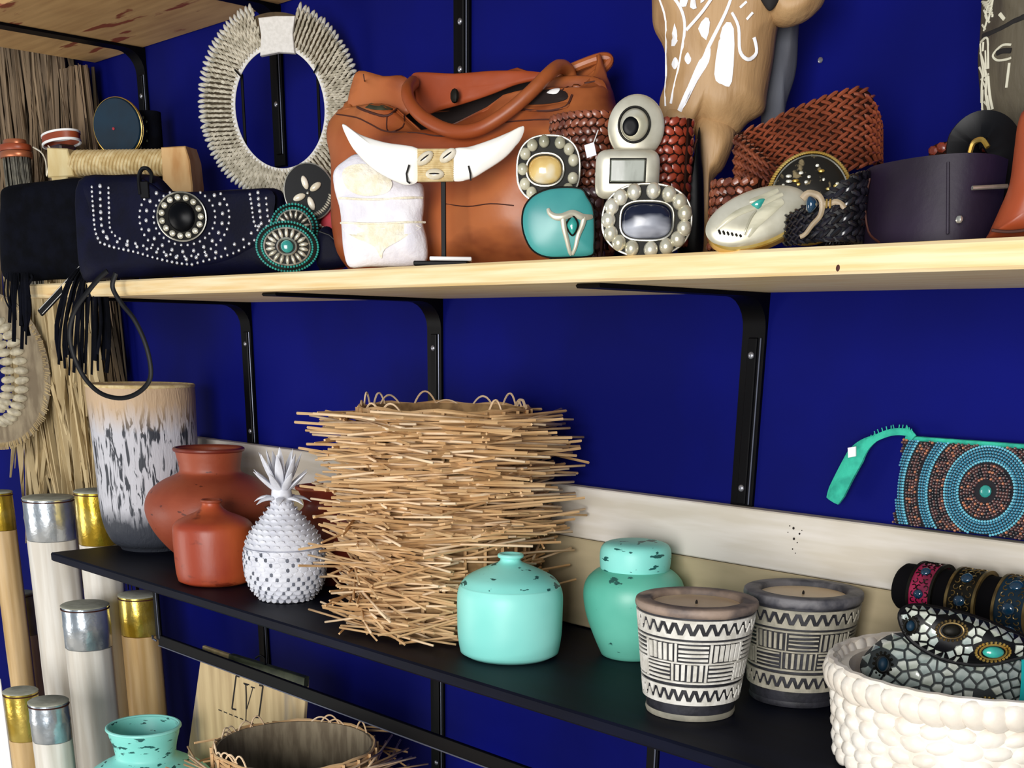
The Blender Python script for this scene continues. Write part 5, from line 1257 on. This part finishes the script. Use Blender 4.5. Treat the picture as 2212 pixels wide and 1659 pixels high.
for L_ in ([(2152, 2), (2146, 30), (2138, 60)], [(2128, 30), (2136, 52), (2128, 76)], [(2124, 60), (2132, 74)], [(2140, 24), (2132, 44), (2142, 62)], [(2120, 100), (2124, 140), (2130, 175)], [(2133, 120), (2134, 160)], [(2122, 235), (2128, 262)], [(2136, 215), (2144, 265)], [(2130, 182), (2140, 170)], [(2122, 176), (2132, 196)], [(2128, 225), (2138, 238)], [(2140, 245), (2147, 280)]): mline(L_, 2)
mline([(2125, 86), (2150, 84), (2175, 78), (2200, 68), (2225, 62)], 5, 'ink', 'brow_groove', .0002); mline([(2158, 131), (2172, 128), (2190, 130)], 5, 'ink', 'eye_slit', .0003)
# ------------------------------------------------------------------ rust leather bag at the right edge
O = sit(2215, -.245); fr = Frame(O, 35); k_ = 1/fr.k()
t = thing('leather_bag', 'rust leather bag corner cut off by the right edge', 'bag', fr)
Puff(smooth2(fr.xz([(2222, 232), (2200, 262), (2190, 330), (2180, 400), (2158, 455), (2138, 500), (2134, 522), (2200, 526), (2300, 520), (2420, 510), (2420, 240), (2300, 215)]), 4), .022, .022, edge=.3, rings=8, nz=.004, c=fr.xz([(2290, 400)])[0]).mesh().build('body', M['rust_leather'], t, 80)
B().tube(sm3(fr.pts([(2142, 497), (2165, 500), (2190, 500), (2230, 495)], .0215), 4), .0012, 5).build('stitched_seam', M['seam'], t)
# ------------------------------------------------------------------ small round buckles at the left
fr = buckle_frame(668, 415, -.215, 52); k = 1/fr.k()
t = thing('belt_buckle', 'round black buckle with a four-petal cowrie flower', 'buckle', fr)
B().prism(oval(fr, 668, 415, 53, 56, 56), .003, -.003, .001).build('plate', M['onyx'], t, 40)
b = B(); ringtube(b, oval(fr, 668, 415, 53, 56, 64), -.002, 1.8*k, 6); b.build('rim', M['silver'], t)
for an in (1.9, .6, -1.2, -2.75):
    q = fr.at(665+20*math.cos(an), 417-24*math.sin(an), .005); B().ell(q, (14*k, .003, 7*k), Matrix.Rotation(-an, 3, 'Y'), 12, 7).build('petal_shell', M['cowrie'], t)
q = fr.at(665, 417, .005); B().ell(q, (4*k, .002, 4*k)).build('center_bead', M['silver'], t)
oo = [fr.at(668+46*math.cos(a), 415-50*math.sin(a), .004) for a in [-1.35+i*.11 for i in range(12)]]; b = B()
for p in oo: b.ell(p, (.003, .0016, .0014), Matrix.Rotation(.6, 3, 'Y'), 6, 4)
b.build('corded_edge', M['silver_soft'], t)
B().bbox((0, .02, -.03), (.03, .03, .04), .004).build('belt_roll', M['braid_dark'], t, smooth=0)
def filig(fr, cx, cy, rx, ry, n, label, full):
    k = 1/fr.k(); t = thing('belt_buckle', label, 'buckle', fr); q = fr.at(cx, cy)
    pf = Puff(oval(fr, cx, cy, rx, ry, 56), .005, .002, edge=.7, rings=8); pf.mesh().build('plate', M['silver_dark'], t, 80)
    b = B()
    for r_ in (.97, .8):
        n1 = int(2*PI*rx*r_/6.5)
        for i in range(n1):
            a = 2*PI*i/n1; x = q.x+rx*k*r_*math.cos(a); z = q.z+ry*k*r_*math.sin(a); b.ell((x, pf.z(x, z)-.001, z), (2.8*k, .0016, 2.8*k), nu=6, nv=4)
    b.build('turquoise_beads', M['turq_stone'], t)
    for r_ in (.72,): b = B(); ringtube(b, oval(fr, cx, cy, rx*r_, ry*r_, 48), -.0042, 2*k, 6); b.build('silver_ring', M['silver'], t)
    for i in range(n):
        a = 2*PI*(i+.5)/n; x = q.x+rx*k*.53*math.cos(a); z = q.z+ry*k*.53*math.sin(a)
        B().ell((x, pf.z(x, z)-.0008, z), (rx*k*.15, .0018, rx*k*.062), Matrix.Rotation(-a, 3, 'Y'), 8, 5).build('petal', M['silver_soft'], t)
    if full:
        b = B(); ringtube(b, oval(fr, cx, cy, rx*.30, ry*.32, 32), -.0062, 2.4*k, 6); b.build('stone_setting', M['silver'], t); B().ell((q.x, -.006, q.z), (rx*k*.2, .003, ry*k*.25), nu=16, nv=8).build('stone', M['turq_stone'], t)
    B().bbox((q.x, .016, q.z-ry*k*.45), (.03, .022, ry*k*.9), .004).build('belt_roll', M['braid_dark'], t, smooth=0)
filig(buckle_frame(636, 492, -.243, 50), 636, 492, 51, 48, 16, 'round silver fan-pattern buckle peeping out above the turquoise-beaded one', False)
filig(buckle_frame(621, 533, -.272, 50), 621, 533, 68, 51, 18, 'round filigree buckle with turquoise beads and a green centre stone', True)
# red beaded pouch and navy pouch
fr = Frame(sit(715, -.225), 45); k = 1/fr.k()
t = thing('navy_pouch', 'dark navy cloth pouch between filigree buckle and lace', 'pouch', fr)
Puff(smooth2(fr.xz([(690, 498), (712, 490), (735, 520), (748, 560), (745, 577), (690, 580), (684, 540)]), 4), .010, .010, edge=.4, rings=6).mesh().build('body', M['navy_leather'], t, 80)
B().tube(fr.pts([(690, 500), (712, 508), (735, 530)], .0095), .0009, 5).build('seam', M['black_leather'], t)
fr = Frame(sit(715, -.19), 45); k = 1/fr.k()
t = thing('red_pouch', 'small red pouch edged with white beads left of the lace', 'pouch', fr)
Puff(smooth2(fr.xz([(688, 488), (700, 465), (722, 440), (745, 436), (750, 500), (748, 575), (705, 580), (700, 505)]), 3), .009, .008, edge=.4, rings=6).mesh().build('body', M['red_cloth'], t, 80)
b = B()
for i in range(9): b.ell(fr.at(692+i*6, 487+i*5, .0095), (.0022, .002, .0022), nu=8, nv=5)
b.build('bead_edging', M['pearl'], t)
# ------------------------------------------------------------------ studded clutch
fr = Frame(sit(410, -.225), 33); k = 1/fr.k()
t = thing('studded_clutch', 'navy leather clutch covered in silver studs round a black stone', 'bag', fr)
out = smooth2(fr.xz([(170, 390), (250, 378), (330, 378), (356, 396), (372, 412), (430, 414), (520, 409), (608, 412), (612, 480), (608, 560), (600, 592), (420, 596), (240, 604), (180, 606), (165, 500)]), 4)
bp = Puff(out, .020, .018, edge=.22, rings=8, nz=.002); bp.mesh().build('body', M['navy_leather'], t, 80)
fl = smooth2(fr.xz([(200, 394), (300, 384), (345, 402), (372, 418), (430, 418), (520, 414), (600, 416), (602, 470), (594, 500), (570, 530), (500, 565), (430, 575), (360, 565), (290, 548), (232, 528), (216, 505), (208, 450)]), 4)
fp = Puff(fl, .0045, .002, edge=.12, rings=6, base=-.0195); fo = fp.mesh().build('flap', M['navy_leather'], t, 80)
stm = mesh_only(B().ell((0, 0, 0), (1, .62, 1), None, 8, 5), 'stud', M['stud'])
cnt = 0
def studs(L, n, r=3.4):
    global cnt
    P = smooth2([tuple(q) for q in L], 12, False); S = [0]
    for a, b_ in zip(P, P[1:]): S.append(S[-1]+math.hypot(a[0]-b_[0], a[1]-b_[1]))
    for i in range(n):
        s = S[-1]*i/(n-1); j = max(1, next((j for j in range(1, len(S)) if S[j] >= s-1e-6), len(S)-1)); u = (s-S[j-1])/max(1e-9, S[j]-S[j-1])
        px = P[j-1][0]+(P[j][0]-P[j-1][0])*u; py = P[j-1][1]+(P[j][1]-P[j-1][1])*u
        x, z = fr.xz([(px, py)])[0]; rr = r*k*R_.uniform(.85, 1.1); cnt += 1
        inst(stm, 'stud', fo, (x, fp.z(x, z)-.0003, z), (0, 0, 0), (rr, rr, rr))
studs([(218, 408), (220, 450), (224, 500), (234, 526)], 13); studs([(236, 406), (237, 450), (240, 495), (250, 515)], 9, 4.2); studs([(254, 410), (255, 450), (257, 495), (268, 512)], 11)
studs([(234, 526), (262, 536), (308, 546), (355, 560), (400, 570), (430, 573)], 20); studs([(252, 518), (290, 530), (335, 540), (375, 553), (420, 562)], 9, 4.4); studs([(278, 518), (310, 528), (345, 538)], 5)
studs([(430, 573), (480, 560), (520, 549), (552, 530), (580, 508), (596, 480)], 16); studs([(420, 562), (470, 552), (515, 534), (545, 518), (575, 492)], 9, 4.2)
studs([(556, 424), (560, 450), (564, 480), (572, 500)], 9); studs([(573, 420), (576, 450), (580, 486)], 6, 4.2); studs([(590, 432), (593, 470)], 4)
CX2, CY2 = 416, 472
for rx, ry, n, r, a0 in ((66, 60, 30, 3.2, 0), (82, 74, 22, 4.4, .1), (96, 84, 40, 3.3, 0)):
    for i in range(n):
        a = 2*PI*i/n+a0; px, py = CX2+rx*math.cos(a), CY2-ry*math.sin(a)
        x, z = fr.xz([(px, py)])[0]
        if py < 418: continue
        rr = r*k; inst(stm, 'stud', fo, (x, fp.z(x, z)-.0003, z), (0, 0, 0), (rr, rr, rr))
cq = fr.at(CX2-4, 472); 
t2 = B().prism(circ(cq.x, cq.z, 56*k, 47*k, 48), -.0235, -.0275, .001).build('concho', M['silver_dark'], t, 40, label='round black stone set in silver beads')
b = B(); ringtube(b, circ(cq.x, cq.z, 56*k, 47*k, 48), -.0275, 1.8*k, 6); b.build('concho_rim', M['silver'], t2)
for i in range(15): a = 2*PI*i/15; B().ell((cq.x+45*k*math.cos(a), -.029, cq.z+37*k*math.sin(a)), (7*k, .003, 6.4*k), nu=10, nv=6).build('silver_bead', M['silver_soft'], t2)
Puff(circ(cq.x, cq.z, 31*k, 29*k, 40), .008, edge=.8, base=-.0275).mesh().build('stone', M['onyx'], t2, 80)
b = B(); b.tube(sm3(fr.pts([(303, 420), (300, 385), (306, 366), (318, 364), (327, 376), (326, 395)], .026), 4), .0028, 8); b.build('strap_loop', M['black_leather'], t)
B().bbox(fr.at(312, 410, .0255), (.014, .003, .022), .001).build('strap_tab', M['black_leather'], t, smooth=0)
# long wrist loop hanging from the clutch
lp = sm3(fr.pts([(250, 590), (243, 620), (262, 655), (290, 690), (315, 745), (326, 800), (318, 830), (290, 853), (255, 860), (215, 848), (182, 815), (158, 765), (150, 715), (162, 670), (190, 630), (215, 600), (232, 585)], .06), 5)
B().tube(lp, .0036, 8, flat=.4, up=(.3, -1, .2)).build('wrist_loop', M['black_leather'], t, label='long black leather loop hanging below the shelf')
# ------------------------------------------------------------------ black fringed suede bag
fr = Frame(sit(150, -.255), 30); k = 1/fr.k()
t = thing('fringed_bag', 'black suede bag with long fringes hanging over the shelf edge', 'bag', fr)
out = smooth2(fr.xz([(4, 440), (8, 408), (40, 398), (110, 390), (175, 384), (205, 400), (212, 450), (216, 500), (222, 560), (226, 598), (120, 604), (55, 608), (10, 600), (3, 520)]), 4)
sp = Puff(out, .022, .020, edge=.25, rings=8, nz=.003); sp.mesh().build('body', M['black_suede'], t, 80)
rq = random.Random(31)
def fringe(pxs, y0, y1, n, w_, name='fringe_strand', top=None, c=.03):
    for i in range(n):
        a = pxs[0]+(pxs[1]-pxs[0])*(i+rq.random()*.8)/n; b_ = y1+rq.uniform(-40, 25)
        ax = top[0]+rq.uniform(-8, 8) if top else a; ay = top[1] if top else y0
        cc_ = c+rq.uniform(0, .014); pts = sm3([fr.at(ax, ay, min(cc_, .034)), fr.at((ax*.35+a*.65)+rq.uniform(-3, 3), ay+(b_-ay)*.2, cc_), fr.at(a+rq.uniform(-5, 5), ay+(b_-ay)*.65, cc_), fr.at(a+rq.uniform(-7, 7), b_, cc_)], 3)
        B().tube(pts, w_*k*rq.uniform(.7, 1.2), 5, flat=.35, up=(rq.uniform(-.8, .8), -1, 0)).build(name, M['black_suede'], t)
fringe((26, 62), 590, 730, 9, 5); fringe((12, 20), 590, 655, 2, 4, 'fringe_strand'); fringe((58, 74), 595, 640, 3, 4)
fringe((118, 236), 560, 790, 22, 4.6, top=(205, 560), c=.10)
B().tube(sm3(fr.pts([(214, 478), (205, 520), (190, 570), (185, 600)], .03), 4), 6*k, 8, flat=.5, up=(0, -1, 0)).build('drawstring', M['black_leather'], t)
B().bbox((0, 0, 0), (.125, .004, .0115), .001).build('strap_end', M['black_leather'], t, smooth=0, loc=fr.at(138, 622, .066), rot=(0, -.66, 0))
b = B()
for s in (-1, 1): b.tube([(-.058, -.0024, s*.0042), (.058, -.0024, s*.0042)], .0005, 4)
o = b.build('stitch_line', M['canvas_white'], t); o.location = fr.at(138, 622, .066); o.rotation_euler = (0, -.66, 0)
# ------------------------------------------------------------------ rope-wrapped wooden handle
fr = Frame(sit(270, -.165), 33); k = 1/fr.k()
t = thing('rope_handle', 'horizontal rope-wrapped wooden handle with two wood blocks', 'handle', fr)
a_, b_ = fr.at(150, 353), fr.at(372, 351)
B().tube([a_, b_], 19*k, 16).build('core_rod', M['block_pale'], t)
n = 27
for i in range(n):
    s = (i+.5)/n; p = a_.lerp(b_, s*.93+.045); ax = (b_-a_).normalized(); b = B()
    pts = [p+ax*(.0016*math.sin(an))+V((0, math.cos(an)*22*k, math.sin(an)*22*k)) for an in [2*PI*j/18 for j in range(18)]]
    b.tube([q+ax*((q.z-p.z)*.35) for q in pts], 4.3*k, 6, closed=True); b.build('rope_turn', M['rope'], t)
lb = fr.xz([(114, 322), (158, 324), (166, 352), (172, 384), (116, 386)]); B().prism(lb, .018, -.018, .002).build('end_block', M['block_pale'], t, 30)
rb_ = fr.xz([(360, 322), (412, 319), (422, 350), (428, 405), (427, 560), (366, 560), (364, 400)]); B().prism(rb_, .020, -.020, .002).build('end_block', M['block_wood'], t, 30, label='taller warm brown end block')
B().bbox((fr.at(142, 420).x, 0, fr.at(142, 380).z/2), (.03, .03, fr.at(142, 382).z), .002).build('support_block', M['block_pale'], t, smooth=0)
# ------------------------------------------------------------------ things at the far left
P0 = sit(60, -.15); k = 1/ppm(P0)
O = V((P0.x, P0.y, SIT)); t = thing('clothes_brush', 'oval copper-topped brush with grey bristles standing on end', 'brush', loc=O)
z1 = zat(O.x, O.y, 338)-O.z; z2 = zat(O.x, O.y, 345)-O.z
for zz, s, m, nm in ((z2+.002, 1, 'copper', 'top_disc'), (z2+.0135, .98, 'rust_leather', 'top_disc'), (z2+.022, .7, 'copper', 'top_cap')):
    B().lathe([(46*k*s*.96, zz), (46*k*s, zz+.002), (46*k*s, zz+.008), (46*k*s*.95, zz+.0105)], 36, fn=lambda q, a: V((0, -q.y*.35, 0))).build(nm, M[m], t, 50)
b = B()
for i in range(160):
    a = rq.uniform(0, 2*PI); r = 40*k*math.sqrt(rq.random()); p = V((r*math.cos(a), r*.6*math.sin(a), z2+.002)); b.tube([p, p+V((rq.uniform(-.004, .004), 0, -z2*.5)), V((p.x+rq.uniform(-.008, .008), p.y, .001))], .0012, 4)
b.build('bristles', M['brush_hair'], t, kind='stuff')
b = B(); fr0 = Frame(P0, 40)
lp = [V(q)-O for q in [onY(a, c, -.182) for a, c in [(72, 318), (90, 330), (99, 350), (101, 380), (106, 350), (110, 325), (104, 315)]]]
b.tube(sm3(lp, 4), .0013, 5); b.build('hanging_string', M['cowrie'], t)
# white-edged strap coil
O = V((onY(132, 300, -.12).x, -.12, onY(132, 312, -.12).z)); t = thing('strap_coil', 'brown strap coil with white edges on a small block', 'belt', loc=O)
kk = 1/ppm(O)
def stripring(z0, z1, m, nm, s=1.):
    b = B(); n = 40; vs = []; fs = []
    for i in range(n):
        a = 2*PI*i/n; rx, ry = 60*kk*s, 34*kk*s
        for r_, z in ((1, z0), (1, z1), (.93, z1), (.93, z0)): vs.append((rx*r_*math.cos(a), ry*r_*math.sin(a), z+.004*math.cos(a)))
    for i in range(n):
        for j in range(4): fs.append((i*4+j, ((i+1) % n)*4+j, ((i+1) % n)*4+(j+1) % 4, i*4+(j+1) % 4))
    b.add(vs, fs).build(nm, m, t, 40)
stripring(.003, .013, M['rust_leather'], 'strap'); stripring(-.001, .0028, M['white'], 'white_edge', 1.03); stripring(.0132, .0165, M['white'], 'white_edge', 1.03)
B().bbox((0, 0, -(O.z-ZU)/2-.0008), (.05, .03, O.z-ZU-.0025), .003).build('support_block', M['braid_dark'], t, smooth=0)
# dark teal round box lid
fr = buckle_frame(253, 274, -.122, 38, 0); k = 1/fr.k()
t = thing('round_tin', 'dark teal disc with a gold rim standing on edge behind the rope handle', 'disc', fr)
B().prism(oval(fr, 253, 274, 54, 57, 56), .016, -.002, .002).build('disc', M['teal_dark'], t, 40)
for y in (.002, .008): b = B(); ringtube(b, oval(fr, 253, 274, 54.5, 57.5, 64), y, 1.6*k, 6); b.build('gold_ring', M['gold'], t)
B().ell(fr.at(245, 278, .003), (3*k, .001, 3*k)).build('center_dot', M['red_cloth'], t)
q = fr.at(253, 331); B().bbox((q.x, .007, (q.z+ZU-fr.O.z)/2), (.03, .016, q.z-(ZU-fr.O.z)-.001), .002).build('foot', M['braid_dark'], t, smooth=0)
# black studded belt behind
O = sit(335, -.055); t = thing('studded_belt', 'black belt coil with small dull studs behind the rope handle', 'belt', loc=O); zt_ = zat(O.x, O.y, 245)-O.z
b = B(); b.lathe([(.038, 0), (.040, .002), (.040, zt_), (.034, zt_), (.034, .004)], 40, fn=lambda q, a: V((0, -q.y*.4, 0))); b.build('strap', M['black_suede'], t, 40)
for i in range(16):
    px, py = 318+(i % 3)*9+R_.uniform(-2, 2), 250+i*7; p = onY(px, py, -.055); a = math.atan2(-.6, (p.x-O.x)/.04 if abs(p.x-O.x) < .04 else .9); 
    B().ell((.04*math.cos(a), .04*.6*math.sin(a), p.z-O.z), (.0022, .0016, .0022), nu=8, nv=5).build('stud', M['olive_metal'], t)
